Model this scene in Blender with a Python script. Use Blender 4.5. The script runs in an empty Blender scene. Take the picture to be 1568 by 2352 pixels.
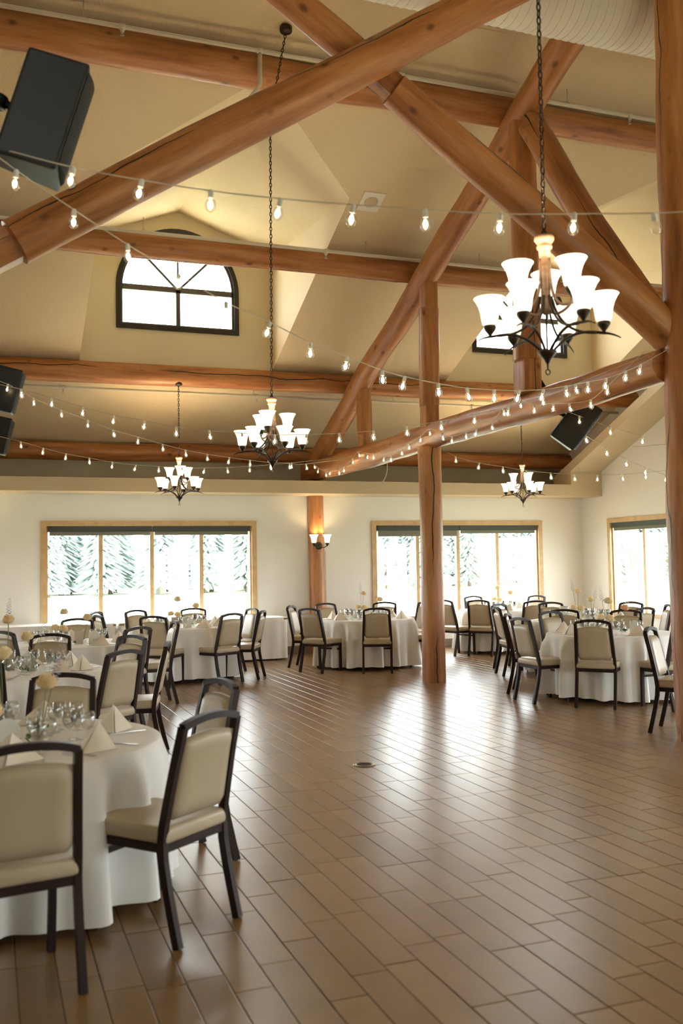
import bpy, bmesh, math, random
from mathutils import Vector, Matrix, noise
scene = bpy.context.scene
COL = scene.collection
R = math.radians
# ---------------------------------------------------------------- camera
CAM_R = Vector((0.93749975, -0.34756691, -0.01707212))
CAM_U = Vector((-0.00295376, -0.05700608, 0.99836946))
CAM_F = Vector((0.34797341, 0.9359207, 0.05446981))
EYE = Vector((0.0, 0.0, 1.65))
FPX = 2200.0
cam = bpy.data.cameras.new('camera'); camo = bpy.data.objects.new('camera', cam); COL.objects.link(camo)
cam.sensor_fit = 'VERTICAL'; cam.sensor_height = 36.0; cam.lens = 36.0 * FPX / 2352.0
m = Matrix.Identity(4)
for i in range(3):
    m[i][0], m[i][1], m[i][2], m[i][3] = CAM_R[i], CAM_U[i], -CAM_F[i], EYE[i]
camo.matrix_world = m
cam.clip_end = 500; cam.clip_start = 0.05
cam.dof.use_dof = True; cam.dof.focus_distance = 12.5; cam.dof.aperture_fstop = 2.4
scene.camera = camo
# ---------------------------------------------------------------- sky, exposure
world = bpy.data.worlds.new('sky'); scene.world = world; world.use_nodes = True
bg = world.node_tree.nodes['Background']
bg.inputs[0].default_value = (0.93, 0.97, 1.0, 1); bg.inputs[1].default_value = 7.0
vs = scene.view_settings
vs.view_transform = 'Standard'; vs.look = 'None'; vs.gamma = 1.0; vs.use_curve_mapping = False; vs.exposure = 1.64
scene.display_settings.display_device = 'sRGB'
BULB = 1.0          # overall strength of the room's lamps
def portal(loc, size, direction):
    l = bpy.data.lights.new('daylight_portal', 'AREA'); l.shape = 'RECTANGLE'; l.size, l.size_y = size
    l.cycles.is_portal = True
    o = bpy.data.objects.new('daylight_portal', l); COL.objects.link(o); o.location = loc
    o.rotation_euler = Vector(direction).to_track_quat('-Z', 'Y').to_euler()
# ---------------------------------------------------------------- materials
MATS = {}
def nd(nt, t, **kw):
    n = nt.nodes.new(t)
    for k, v in kw.items(): setattr(n, k, v)
    return n
def mat(name, col, rough=.5, metal=0., col2=None, nscale=3., nmap=None, ncon=(.35, .65), bump=0., bscale=60., emit=None, estr=0., spec=.5, trans=0., sheen=0., obj_rand=0.):
    m = bpy.data.materials.new(name); m.use_nodes = True; nt = m.node_tree
    b = nt.nodes['Principled BSDF']
    b.inputs['Base Color'].default_value = (*col, 1); b.inputs['Roughness'].default_value = rough
    b.inputs['Metallic'].default_value = metal; b.inputs['Specular IOR Level'].default_value = spec
    if trans: b.inputs['Transmission Weight'].default_value = trans
    if sheen: b.inputs['Sheen Weight'].default_value = sheen
    tc = nd(nt, 'ShaderNodeTexCoord')
    src = tc.outputs['Object']
    if nmap:
        mp = nd(nt, 'ShaderNodeMapping'); mp.inputs['Scale'].default_value = nmap
        nt.links.new(src, mp.inputs[0]); src = mp.outputs[0]
    if col2:
        n = nd(nt, 'ShaderNodeTexNoise'); n.inputs['Scale'].default_value = nscale; n.inputs['Detail'].default_value = 5
        nt.links.new(src, n.inputs['Vector'])
        r = nd(nt, 'ShaderNodeValToRGB'); r.color_ramp.elements[0].position = ncon[0]; r.color_ramp.elements[1].position = ncon[1]
        r.color_ramp.elements[0].color = (*col, 1); r.color_ramp.elements[1].color = (*col2, 1)
        nt.links.new(n.outputs['Fac'], r.inputs[0]); nt.links.new(r.outputs[0], b.inputs['Base Color'])
    if bump:
        n = nd(nt, 'ShaderNodeTexNoise'); n.inputs['Scale'].default_value = bscale; n.inputs['Detail'].default_value = 3
        nt.links.new(src, n.inputs['Vector'])
        bp = nd(nt, 'ShaderNodeBump'); bp.inputs['Strength'].default_value = bump; bp.inputs['Distance'].default_value = .01
        nt.links.new(n.outputs['Fac'], bp.inputs['Height']); nt.links.new(bp.outputs[0], b.inputs['Normal'])
    if emit:
        b.inputs['Emission Color'].default_value = (*emit, 1); b.inputs['Emission Strength'].default_value = estr
    MATS[name] = m
    return m
def thin_glass(name, tint=(1, 1, 1), base=.04, edge=.55, rough=.0):
    m = bpy.data.materials.new(name); m.use_nodes = True; nt = m.node_tree; nt.nodes.clear()
    out = nd(nt, 'ShaderNodeOutputMaterial'); t = nd(nt, 'ShaderNodeBsdfTransparent'); g = nd(nt, 'ShaderNodeBsdfGlossy')
    t.inputs[0].default_value = (*tint, 1); g.inputs['Roughness'].default_value = rough
    lw = nd(nt, 'ShaderNodeLayerWeight'); lw.inputs[0].default_value = .35
    mr = nd(nt, 'ShaderNodeMapRange'); mr.inputs['To Min'].default_value = base; mr.inputs['To Max'].default_value = edge
    mx = nd(nt, 'ShaderNodeMixShader')
    nt.links.new(lw.outputs['Facing'], mr.inputs[0]); nt.links.new(mr.outputs[0], mx.inputs[0])
    nt.links.new(t.outputs[0], mx.inputs[1]); nt.links.new(g.outputs[0], mx.inputs[2]); nt.links.new(mx.outputs[0], out.inputs[0])
    MATS[name] = m
def log_mat(name, c1, c2, c3):
    m = bpy.data.materials.new(name); m.use_nodes = True; nt = m.node_tree; L = nt.links.new
    b = nt.nodes['Principled BSDF']; b.inputs['Roughness'].default_value = .42; b.inputs['Specular IOR Level'].default_value = .45
    tc = nd(nt, 'ShaderNodeTexCoord'); oi = nd(nt, 'ShaderNodeObjectInfo')
    off = nd(nt, 'ShaderNodeVectorMath', operation='SCALE'); off.inputs[0].default_value = (17, 9, 31); L(oi.outputs['Random'], off.inputs['Scale'])
    ad = nd(nt, 'ShaderNodeVectorMath', operation='ADD'); L(tc.outputs['Object'], ad.inputs[0]); L(off.outputs[0], ad.inputs[1])
    mp = nd(nt, 'ShaderNodeMapping'); mp.inputs['Scale'].default_value = (9, 9, .9); L(ad.outputs[0], mp.inputs[0])
    n1 = nd(nt, 'ShaderNodeTexNoise'); n1.inputs['Scale'].default_value = 1.; n1.inputs['Detail'].default_value = 6; n1.inputs['Roughness'].default_value = .62; L(mp.outputs[0], n1.inputs['Vector'])
    r = nd(nt, 'ShaderNodeValToRGB'); e = r.color_ramp.elements
    e[0].position = .3; e[0].color = (*c1, 1); e[1].position = .72; e[1].color = (*c3, 1)
    x = r.color_ramp.elements.new(.5); x.color = (*c2, 1)
    L(n1.outputs['Fac'], r.inputs[0])
    # knots
    mp2 = nd(nt, 'ShaderNodeMapping'); mp2.inputs['Scale'].default_value = (4.2, 4.2, 2.6); L(ad.outputs[0], mp2.inputs[0])
    vo = nd(nt, 'ShaderNodeTexVoronoi'); vo.inputs['Scale'].default_value = 1.; L(mp2.outputs[0], vo.inputs['Vector'])
    kr = nd(nt, 'ShaderNodeMapRange'); kr.inputs['From Min'].default_value = .06; kr.inputs['From Max'].default_value = .16; kr.inputs['To Min'].default_value = .75; kr.inputs['To Max'].default_value = 0; L(vo.outputs['Distance'], kr.inputs[0])
    mk = nd(nt, 'ShaderNodeMix', data_type='RGBA'); mk.inputs['B'].default_value = (c1[0] * .35, c1[1] * .3, c1[2] * .3, 1)
    L(kr.outputs[0], mk.inputs['Factor']); L(r.outputs[0], mk.inputs['A'])
    # drying crack running along the log
    sp = nd(nt, 'ShaderNodeSeparateXYZ'); L(tc.outputs['Object'], sp.inputs[0])
    at = nd(nt, 'ShaderNodeMath', operation='ARCTAN2'); L(sp.outputs[1], at.inputs[0]); L(sp.outputs[0], at.inputs[1])
    mp3 = nd(nt, 'ShaderNodeMapping'); mp3.inputs['Scale'].default_value = (.6, .6, 1.1); L(ad.outputs[0], mp3.inputs[0])
    n2 = nd(nt, 'ShaderNodeTexNoise'); n2.inputs['Scale'].default_value = 1.; n2.inputs['Detail'].default_value = 5; L(mp3.outputs[0], n2.inputs['Vector'])
    ml = nd(nt, 'ShaderNodeMath', operation='MULTIPLY_ADD'); ml.inputs[1].default_value = 1.3; L(n2.outputs['Fac'], ml.inputs[0]); L(at.outputs[0], ml.inputs[2])
    ph = nd(nt, 'ShaderNodeMath', operation='MULTIPLY_ADD'); ph.inputs[1].default_value = 5.; L(oi.outputs['Random'], ph.inputs[0]); L(ml.outputs[0], ph.inputs[2])
    sn = nd(nt, 'ShaderNodeMath', operation='SINE'); L(ph.outputs[0], sn.inputs[0])
    ab = nd(nt, 'ShaderNodeMath', operation='ABSOLUTE'); L(sn.outputs[0], ab.inputs[0])
    wd = nd(nt, 'ShaderNodeMapRange'); wd.inputs['From Min'].default_value = .46; wd.inputs['From Max'].default_value = .62; wd.inputs['To Min'].default_value = .0; wd.inputs['To Max'].default_value = .045; L(n1.outputs['Fac'], wd.inputs[0])
    mp4 = nd(nt, 'ShaderNodeMapping'); mp4.inputs['Scale'].default_value = (.3, .3, .55); L(ad.outputs[0], mp4.inputs[0])
    n3 = nd(nt, 'ShaderNodeTexNoise'); n3.inputs['Scale'].default_value = 1.; L(mp4.outputs[0], n3.inputs['Vector'])
    wz = nd(nt, 'ShaderNodeMapRange'); wz.inputs['From Min'].default_value = .42; wz.inputs['From Max'].default_value = .52; wz.inputs['To Max'].default_value = .05; L(n3.outputs['Fac'], wz.inputs[0])
    lt = nd(nt, 'ShaderNodeMath', operation='LESS_THAN'); L(ab.outputs[0], lt.inputs[0]); L(wz.outputs[0], lt.inputs[1])
    mc = nd(nt, 'ShaderNodeMix', data_type='RGBA'); mc.inputs['B'].default_value = (.03, .013, .006, 1)
    L(lt.outputs[0], mc.inputs['Factor']); L(mk.outputs['Result'], mc.inputs['A'])
    L(mc.outputs['Result'], b.inputs['Base Color'])
    bp = nd(nt, 'ShaderNodeBump'); bp.inputs['Strength'].default_value = .35; bp.inputs['Distance'].default_value = .02; L(n1.outputs['Fac'], bp.inputs['Height']); L(bp.outputs[0], b.inputs['Normal'])
    MATS[name] = m
log_mat('log', (.24, .085, .026), (.42, .17, .056), (.56, .28, .11))
log_mat('porch_log', (.22, .15, .08), (.28, .2, .11), (.34, .25, .15))
mat('ceiling', (.715, .58, .37), .85, bump=.6, bscale=45)
mat('trim_paint', (.58, .47, .31), .6)
mat('wall', (.80, .77, .70), .75, bump=.08, bscale=90)
mat('gable', (.71, .62, .44), .8, bump=.06, bscale=90)
mat('wood_trim', (.52, .33, .15), .45, col2=(.60, .40, .20), nscale=2.5, nmap=(3, 3, 3))
mat('dark_frame', (.018, .016, .015), .4)
mat('bar_frame', (.10, .09, .085), .5)
mat('blind', (.05, .055, .045), .6)
mat('blind_cloth', (.20, .19, .14), .8)
mat('baseboard', (.20, .145, .10), .4)
thin_glass('pane', (.97, .99, .98), .03, .5)
thin_glass('glass', (.97, .98, .97), .06, .75)
thin_glass('bulb_glass', (1, .98, .94), .05, .6)
mat('chair_frame', (.028, .015, .011), .48, spec=.2)
mat('vinyl', (.46, .375, .25), .42, col2=(.49, .40, .275), nscale=6, bump=.05, bscale=200)
mat('cloth', (.84, .83, .80), .85, sheen=.2)
mat('napkin', (.88, .81, .70), .8)
mat('table_metal', (.03, .03, .03), .4)
mat('table_wood', (.35, .22, .12), .6)
mat('bronze', (.05, .034, .022), .38, metal=.6)
mat('copper', (.40, .27, .19), .45, metal=.2, col2=(.22, .13, .085), nscale=9, nmap=(1, 1, 3))
mat('shade_glass', (.9, .88, .82), .4, emit=(1, .88, .66), estr=.55 * BULB)
mat('lamp_bulb', (1, .9, .8), .4, emit=(1, .76, .46), estr=130 * BULB)
mat('cord', (.62, .58, .46), .6)
mat('socket', (.80, .80, .76), .5)
mat('filament', (1, .8, .5), .5, emit=(1, .74, .42), estr=10 * BULB)
mat('speaker_body', (.012, .014, .013), .5)
mat('speaker_grille', (.006, .006, .006), .7)
mat('pipe', (.66, .60, .46), .5)
mat('duct', (.72, .68, .58), .8)
mat('plastic_white', (.78, .74, .64), .5)
mat('steel', (.55, .55, .55), .3, metal=1.)
mat('stem', (.10, .19, .06), .6)
mat('leaf', (.05, .13, .04), .5)
mat('white_bloom', (.82, .80, .74), .7)
mat('card', (.82, .84, .78), .5)
mat('menu', (.62, .53, .42), .7)
mat('ink', (.25, .27, .24), .6)
mat('brass', (.25, .18, .09), .35, metal=.8)
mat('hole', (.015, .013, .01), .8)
mat('grass', (.42, .48, .34), .9, col2=(.54, .56, .42), nscale=.8)
def foliage_mat(name, c1, c2, sc, fac):
    m = bpy.data.materials.new(name); m.use_nodes = True; nt = m.node_tree; nt.nodes.clear()
    out = nd(nt, 'ShaderNodeOutputMaterial'); d = nd(nt, 'ShaderNodeBsdfDiffuse'); t = nd(nt, 'ShaderNodeBsdfTranslucent'); mx = nd(nt, 'ShaderNodeMixShader')
    tc = nd(nt, 'ShaderNodeTexCoord'); n = nd(nt, 'ShaderNodeTexNoise'); n.inputs['Scale'].default_value = sc; r = nd(nt, 'ShaderNodeValToRGB')
    r.color_ramp.elements[0].position = .35; r.color_ramp.elements[1].position = .65
    r.color_ramp.elements[0].color = (*c1, 1); r.color_ramp.elements[1].color = (*c2, 1)
    nt.links.new(tc.outputs['Object'], n.inputs['Vector']); nt.links.new(n.outputs['Fac'], r.inputs[0])
    for q_ in (d, t): nt.links.new(r.outputs[0], q_.inputs[0])
    mx.inputs[0].default_value = fac; nt.links.new(d.outputs[0], mx.inputs[1]); nt.links.new(t.outputs[0], mx.inputs[2]); nt.links.new(mx.outputs[0], out.inputs[0])
    MATS[name] = m
foliage_mat('conifer', (.38, .46, .42), (.52, .58, .54), 1.2, .5)
foliage_mat('rose', (.90, .72, .42), (.93, .82, .58), 14, .45)
foliage_mat('peach', (.86, .50, .28), (.9, .66, .42), 14, .45)
foliage_mat('lavender', (.45, .40, .58), (.70, .68, .76), 20, .4)
mat('bark', (.22, .17, .12), .9)
mat('deck', (.45, .38, .28), .8)
for k in ('filament',): MATS[k].cycles.emission_sampling = 'NONE'
# floor tile
def tile_mat():
    m = bpy.data.materials.new('tile'); m.use_nodes = True; nt = m.node_tree; L = nt.links.new
    b = nt.nodes['Principled BSDF']; b.inputs['Specular IOR Level'].default_value = .8
    ge = nd(nt, 'ShaderNodeNewGeometry'); oi = nd(nt, 'ShaderNodeObjectInfo'); at = nd(nt, 'ShaderNodeAttribute'); at.attribute_name = 'tint'
    sm = nd(nt, 'ShaderNodeMath', operation='ADD'); L(oi.outputs['Random'], sm.inputs[0]); L(at.outputs['Fac'], sm.inputs[1])
    fr = nd(nt, 'ShaderNodeMath', operation='FRACT'); L(sm.outputs[0], fr.inputs[0])
    n = nd(nt, 'ShaderNodeTexNoise'); n.inputs['Scale'].default_value = 5.; n.inputs['Detail'].default_value = 5; L(ge.outputs['Position'], n.inputs['Vector'])
    r = nd(nt, 'ShaderNodeValToRGB'); e = r.color_ramp.elements
    e[0].position = 0.; e[0].color = (.22, .122, .046, 1); e[1].position = 1.; e[1].color = (.285, .172, .073, 1)
    L(fr.outputs[0], r.inputs[0])
    r2 = nd(nt, 'ShaderNodeMapRange'); r2.inputs['From Min'].default_value = .3; r2.inputs['From Max'].default_value = .7; r2.inputs['To Min'].default_value = .9; r2.inputs['To Max'].default_value = 1.08; L(n.outputs['Fac'], r2.inputs[0])
    mx = nd(nt, 'ShaderNodeVectorMath', operation='SCALE'); L(r.outputs[0], mx.inputs[0]); L(r2.outputs[0], mx.inputs['Scale'])
    L(mx.outputs[0], b.inputs['Base Color'])
    rr = nd(nt, 'ShaderNodeMapRange'); rr.inputs['From Min'].default_value = .3; rr.inputs['From Max'].default_value = .7; rr.inputs['To Min'].default_value = .288; rr.inputs['To Max'].default_value = .305; L(n.outputs['Fac'], rr.inputs[0])
    L(rr.outputs[0], b.inputs['Roughness'])
    n2 = nd(nt, 'ShaderNodeTexNoise'); n2.inputs['Scale'].default_value = 14.; L(ge.outputs['Position'], n2.inputs['Vector'])
    bp = nd(nt, 'ShaderNodeBump'); bp.inputs['Strength'].default_value = .06; bp.inputs['Distance'].default_value = .01; L(n2.outputs['Fac'], bp.inputs['Height']); L(bp.outputs[0], b.inputs['Normal'])
    MATS['tile'] = m
tile_mat()
mat('grout', (.05, .032, .02), .8)
# ---------------------------------------------------------------- mesh helpers
class MB:
    def __init__(s): s.v = []; s.f = []; s.sm = []
    def add(s, vs, fs, smooth=False):
        o = len(s.v); s.v += [tuple(v) for v in vs]
        for f in fs: s.f.append(tuple(o + i for i in f)); s.sm.append(smooth)
        return s
    def box(s, x0, x1, y0, y1, z0, z1, M=None):
        vs = [(x0, y0, z0), (x1, y0, z0), (x1, y1, z0), (x0, y1, z0), (x0, y0, z1), (x1, y0, z1), (x1, y1, z1), (x0, y1, z1)]
        if M: vs = [M @ Vector(v) for v in vs]
        return s.add(vs, [(3, 2, 1, 0), (4, 5, 6, 7), (0, 1, 5, 4), (1, 2, 6, 5), (2, 3, 7, 6), (3, 0, 4, 7)])
    def rbox(s, x0, x1, y0, y1, z0, z1, r=.02, seg=3, bulge=0.):
        # rounded cushion-like box
        n = seg; xs = sorted(set([x0 + r * (1 - math.cos(i / n * math.pi / 2)) for i in range(n + 1)] + [x1 - r * (1 - math.cos(i / n * math.pi / 2)) for i in range(n + 1)] + [(x0 + x1) / 2]))
        bm = bmesh.new(); bmesh.ops.create_cube(bm, size=1)
        for v in bm.verts: v.co = Vector((x0 if v.co.x < 0 else x1, y0 if v.co.y < 0 else y1, z0 if v.co.z < 0 else z1))
        bmesh.ops.bevel(bm, geom=list(bm.edges), offset=r, segments=seg, profile=.5, affect='EDGES')
        bm.verts.index_update()
        vs = [v.co.copy() for v in bm.verts]; fs = [[v.index for v in f.verts] for f in bm.faces]; bm.free()
        return s.add(vs, fs, True)
    def tube(s, pts, r, n=8, caps=True, closed=False):
        pts = [Vector(p) for p in pts]; N = len(pts); rad = r if isinstance(r, (list, tuple)) else [r] * N
        up = Vector((0, 0, 1)); vs = []; prev = None
        for i, p in enumerate(pts):
            if closed: t = pts[(i + 1) % N] - pts[i - 1]
            else: t = pts[min(i + 1, N - 1)] - pts[max(i - 1, 0)]
            t.normalize()
            if prev is None:
                a = up if abs(t.z) < .9 else Vector((1, 0, 0)); u = t.cross(a).normalized()
            else:
                u = (prev - t * prev.dot(t)).normalized()
            prev = u; w = t.cross(u)
            for k in range(n):
                q = 2 * math.pi * k / n; vs.append(p + (u * math.cos(q) + w * math.sin(q)) * rad[i])
        fs = []
        for i in range(N if closed else N - 1):
            j = (i + 1) % N
            for k in range(n): fs.append((i * n + k, i * n + (k + 1) % n, j * n + (k + 1) % n, j * n + k))
        if caps and not closed: fs += [tuple(range(n - 1, -1, -1)), tuple(range((N - 1) * n, N * n))]
        return s.add(vs, fs, True)
    def strip(s, pts, w, d, side=(0, 1, 0)):
        # rectangular bar swept along pts: half width w along 'side', half depth d across
        pts = [Vector(p) for p in pts]; N = len(pts); vs = []; sd = Vector(side).normalized()
        for i, p in enumerate(pts):
            t = (pts[min(i + 1, N - 1)] - pts[max(i - 1, 0)]).normalized(); a = (sd - t * sd.dot(t)).normalized(); b = t.cross(a)
            for q, e in ((-1, -1), (1, -1), (1, 1), (-1, 1)): vs.append(p + a * w * q + b * d * e)
        fs = [(3, 2, 1, 0), tuple((N - 1) * 4 + k for k in range(4))]
        for i in range(N - 1):
            for k in range(4): fs.append((i * 4 + k, i * 4 + (k + 1) % 4, i * 4 + 4 + (k + 1) % 4, i * 4 + 4 + k))
        return s.add(vs, fs)
    def lathe(s, prof, n=16, c=(0, 0, 0), axis=None, close=False):
        vs = []; M = Matrix.Translation(Vector(c))
        if axis: M = M @ Vector(axis).to_track_quat('Z', 'Y').to_matrix().to_4x4()
        for r, z in prof:
            for k in range(n):
                q = 2 * math.pi * k / n; vs.append(M @ Vector((r * math.cos(q), r * math.sin(q), z)))
        fs = []
        P = len(prof)
        for i in range(P if close else P - 1):
            j = (i + 1) % P
            for k in range(n): fs.append((i * n + k, i * n + (k + 1) % n, j * n + (k + 1) % n, j * n + k))
        return s.add(vs, fs, True)
    def prism(s, poly, off):
        # poly: 3D points (one face), extruded by vector off
        off = Vector(off); n = len(poly); vs = [Vector(p) for p in poly]; vs += [v + off for v in vs]
        fs = [tuple(range(n - 1, -1, -1)), tuple(range(n, 2 * n))] + [(k, (k + 1) % n, n + (k + 1) % n, n + k) for k in range(n)]
        return s.add(vs, fs)
    def mesh(s, name, m):
        me = bpy.data.meshes.new(name); me.from_pydata(s.v, [], s.f); me.polygons.foreach_set('use_smooth', s.sm)
        if any(s.sm) : pass
        me.materials.append(MATS[m]); me.update(); return me
    def build(s, name, m, parent=None, fix=False):
        me = s.mesh(name, m)
        if fix:
            bm = bmesh.new(); bm.from_mesh(me); bmesh.ops.recalc_face_normals(bm, faces=bm.faces); bm.to_mesh(me); bm.free()
        return link(name, me, parent)
def link(name, data, parent=None, loc=None, rz=None):
    o = bpy.data.objects.new(name, data); COL.objects.link(o)
    if parent: o.parent = parent
    if loc is not None: o.location = loc
    if rz is not None: o.rotation_euler = (0, 0, rz)
    return o
def tag(o, label=None, cat=None, group=None, kind=None):
    if label: o['label'] = label
    if cat: o['category'] = cat
    if group: o['group'] = group
    if kind: o['kind'] = kind
    return o
def thing(name, label, cat, loc=(0, 0, 0), rz=0, group=None):
    return tag(link(name, None, None, loc, rz), label, cat, group)
def struct(name, mb, m, label=None, parent=None):
    o = mb.build(name, m, parent, fix=True)
    if not parent: o['kind'] = 'structure'
    if label: o['label'] = label
    return o
def copy_tree(o, parent=None):
    c = o.copy(); COL.objects.link(c); c.parent = parent
    for ch in list(o.children): copy_tree(ch, c)
    return c
# ---------------------------------------------------------------- room dimensions (metres, camera at the origin)
XL, XR, YB, YF = -6.9, 11.75, 17.1, -2.8
RIDGE = 7.15; A0 = 11.395; SL = .425
def roof(y): return A0 - SL * (y if y >= RIDGE else 2 * RIDGE - y)
def mir(y): return 2 * RIDGE - y
# ---------------------------------------------------------------- floor
PX, PY = .157, .617; GX = 1.2219
fl = struct('floor', MB().box(XL - .2, XR + .2, YF - .2, YB + .2, -.2, -.0035), 'grout', 'brown plank tile floor')
rnd = random.Random(4)
def tile_verts(w, l, h=.004):
    b = .0022; vs = []
    for (z, i) in ((-.0035, 0), (-.0012, 0), (0, b)):
        vs += [(-w + i, -l + i, z), (w - i, -l + i, z), (w - i, l - i, z), (-w + i, l - i, z)]
    fs = [(8, 9, 10, 11)]
    for a in (0, 4):
        for k in range(4): fs.append((a + k, a + (k + 1) % 4, a + 4 + (k + 1) % 4, a + 4 + k))
    return vs, fs
def project(p):
    q = Vector(p) - EYE; d = q.dot(CAM_F)
    if d < .3: return None
    return 784 + FPX * q.dot(CAM_R) / d, 1176 - FPX * q.dot(CAM_U) / d, d
tiles = []
i0 = int((XL - GX) / PX); i1 = int((XR - GX) / PX) + 1
for i in range(i0, i1):
    x0 = GX + i * PX
    if x0 < XL or x0 + PX > XR + .05: continue
    ph = rnd.choice((0, 1 / 3, 2 / 3)) + rnd.uniform(-.06, .06)
    j = math.floor(YF / PY) - 1
    while (j + ph) * PY < YB:
        y0 = max((j + ph) * PY, YF); y1 = min((j + ph + 1) * PY, YB)
        if y1 - y0 > .05: tiles.append((x0 + PX / 2, (y0 + y1) / 2, (y1 - y0)))
        j += 1
vis = []
for t in tiles:
    p = project((t[0], t[1], 0))
    full = abs(t[2] - PY) < 1e-6
    inside = p and -60 < p[0] < 1628 and p[1] < 2420
    vis.append((p[2] if inside and full else 1e9, t))
vis.sort(key=lambda a: a[0])
tv, tf = tile_verts(PX / 2 - .0022, PY / 2 - .0022)
tme = MB().add(tv, tf).mesh('tile', 'tile')
for d, t in vis[:300]:
    o = link('tile', tme, fl, (t[0], t[1], rnd.uniform(-.0005, .0005)))
    o.rotation_euler = (rnd.gauss(0, .0007), rnd.gauss(0, .0012), 0)
mb = MB(); tint = []
for d, t in vis[300:]:
    v, f = tile_verts(PX / 2 - .0022, t[2] / 2 - .0022); dz = rnd.uniform(-.0005, .0005); tx, ty = rnd.gauss(0, .0012), rnd.gauss(0, .0007)
    mb.add([(a + t[0], b + t[1], c + dz + a * tx + b * ty) for a, b, c in v], f); tint += [rnd.random()] * 12
rest = mb.build('tile_field', 'tile', fl); rest['kind'] = 'stuff'
at = rest.data.attributes.new('tint', 'FLOAT', 'POINT'); at.data.foreach_set('value', tint)
# ---------------------------------------------------------------- walls
def wall(name, axis, plane, thick, u0, u1, top, holes, m, label, extra=()):
    # axis 'x': wall runs along x at y=plane; 'y': runs along y at x=plane
    def P(u, z): return (u, plane, z) if axis == 'x' else (plane, u, z)
    off = (0, thick, 0) if axis == 'x' else (thick, 0, 0)
    us = sorted(set([u0, u1] + [h[0] for h in holes] + [h[1] for h in holes] + list(extra)))
    mb = MB()
    for a, b in zip(us[:-1], us[1:]):
        mid = (a + b) / 2; hs = sorted([h for h in holes if h[0] <= mid <= h[1]], key=lambda h: h[2]); z = 0.
        for h in hs:
            if h[2] > z: mb.prism([P(a, z), P(b, z), P(b, h[2]), P(a, h[2])], off)
            z = h[3]
        mb.prism([P(a, z), P(b, z), P(b, top(b)), P(a, top(a))], off)
    return struct(name, mb, m, label)
ZB, ZT = .56, 2.475
WB = [(.876, 4.675), (6.964, 10.76)]
WB_all = WB + [(-5.2, -1.4)]
hb = [(a, b, ZB, ZT) for a, b in WB_all]
wall('wall_back', 'x', YB, .2, XL, XR, lambda u: 2.95, hb, 'wall', 'white plaster back wall with wide windows')
WR = [(12.42, 16.22), (5.4, 9.2), (-1.6, 2.2)]  # the last one is unseen, added to light the near chairs
wall('wall_right', 'y', XR, .2, -4.0, 18.3, lambda u: roof(u) + .1, [(a, b, ZB, ZT) for a, b in WR], 'wall', 'white plaster gable end wall on the right', extra=(RIDGE,))
WL = [(12.6, 16.4)]
wall('wall_left', 'y', XL - .2, .2, -4.0, 18.3, lambda u: roof(u) + .1, [(a, b, ZB, ZT) for a, b in WL], 'wall', 'white plaster gable end wall out of view on the left', extra=(RIDGE,))
WF = [(5.6, 9.4)]  # unseen window, added to throw daylight on the near chair backs
wall('wall_front', 'x', YF - .2, .2, XL, XR, lambda u: 4.2, [(a, b, ZB, ZT) for a, b in WF], 'wall', 'white plaster wall behind the camera')
struct('wall_eave', MB().box(XL, XR, 18.1, 18.3, 2.9, 3.9), 'gable', 'beige wall set back above the ledge')
struct('trim_1', MB().box(XL, XR, 16.38, 18.1, 2.94, 3.17), 'trim_paint', 'beige boxed ledge running along the back wall')
# sloped bulkhead on the right gable wall
y0, y1 = 16.38, RIDGE
zz = lambda y: 3.44 + SL * (16.38 - y)
b = MB()
b.prism([(11.02, y0, 3.17), (11.02, y0, zz(y0)), (11.02, y1, zz(y1)), (11.02, y1, zz(y1) + .19), (11.02, y0 + .0, zz(y0) + .19), (11.02, 17.0, zz(17.0) + .19), (11.02, 17.0, 3.17)], (XR - 11.02, 0, 0))
b.prism([(11.02, mir(y0), zz(y0)), (11.02, mir(y0), zz(y0) + .19), (11.02, y1, zz(y1) + .19), (11.02, y1, zz(y1))], (XR - 11.02, 0, 0))
struct('trim_2', b, 'trim_paint', 'beige sloped bulkhead climbing the right gable wall')
struct('baseboard_back', MB().box(XL, XR, YB - .015, YB, 0, .15), 'baseboard', 'brown tile skirting along the back wall')
struct('baseboard_right', MB().box(XR - .015, XR, YF, YB, 0, .15), 'baseboard', 'brown tile skirting along the right wall')
struct('baseboard_left', MB().box(XL, XL + .015, YF, YB, 0, .15), 'baseboard')
# ---------------------------------------------------------------- ceiling with dormers
DX = [-3.43, 2.925, 9.275]; HW = 1.565
D_EAVE, D_APEX, D_FACE = 11.57, 10.06, 15.3
Z_APF, Z_EVF = 7.44, 6.86
mb = MB()
def q(pts, f): mb.add([(x, f(y), z) for x, y, z in pts], [tuple(range(len(pts)))])
for f in (lambda y: y, mir):
    xs = XL - .2
    def rp(x, y): return (x, y, roof(y))
    for cx in (DX if f(1) == 1 else DX[:1]):
        a, c = cx - HW, cx + HW
        q([rp(xs, 18.3), rp(a, 18.3), rp(a, RIDGE), rp(xs, RIDGE)], f)
        q([rp(a, 18.3), rp(c, 18.3), rp(c, D_FACE), rp(a, D_FACE)], f)
        q([rp(a, D_EAVE), rp(cx, D_APEX), rp(cx, RIDGE), rp(a, RIDGE)], f)
        q([rp(cx, D_APEX), rp(c, D_EAVE), rp(c, RIDGE), rp(cx, RIDGE)], f)
        for s in (a, c):
            q([rp(s, D_FACE), rp(s, D_EAVE), (s, D_FACE, Z_EVF)], f)                         # cheek
            q([rp(s, D_EAVE), rp(cx, D_APEX), (cx, D_FACE, Z_APF), (s, D_FACE, Z_EVF)], f)   # dormer roof
        xs = c
    q([rp(xs, 18.3), rp(XR + .2, 18.3), rp(XR + .2, RIDGE), rp(xs, RIDGE)], f)
struct('ceiling', mb, 'ceiling', 'cream stippled plaster ceiling with gabled dormers')
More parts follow.
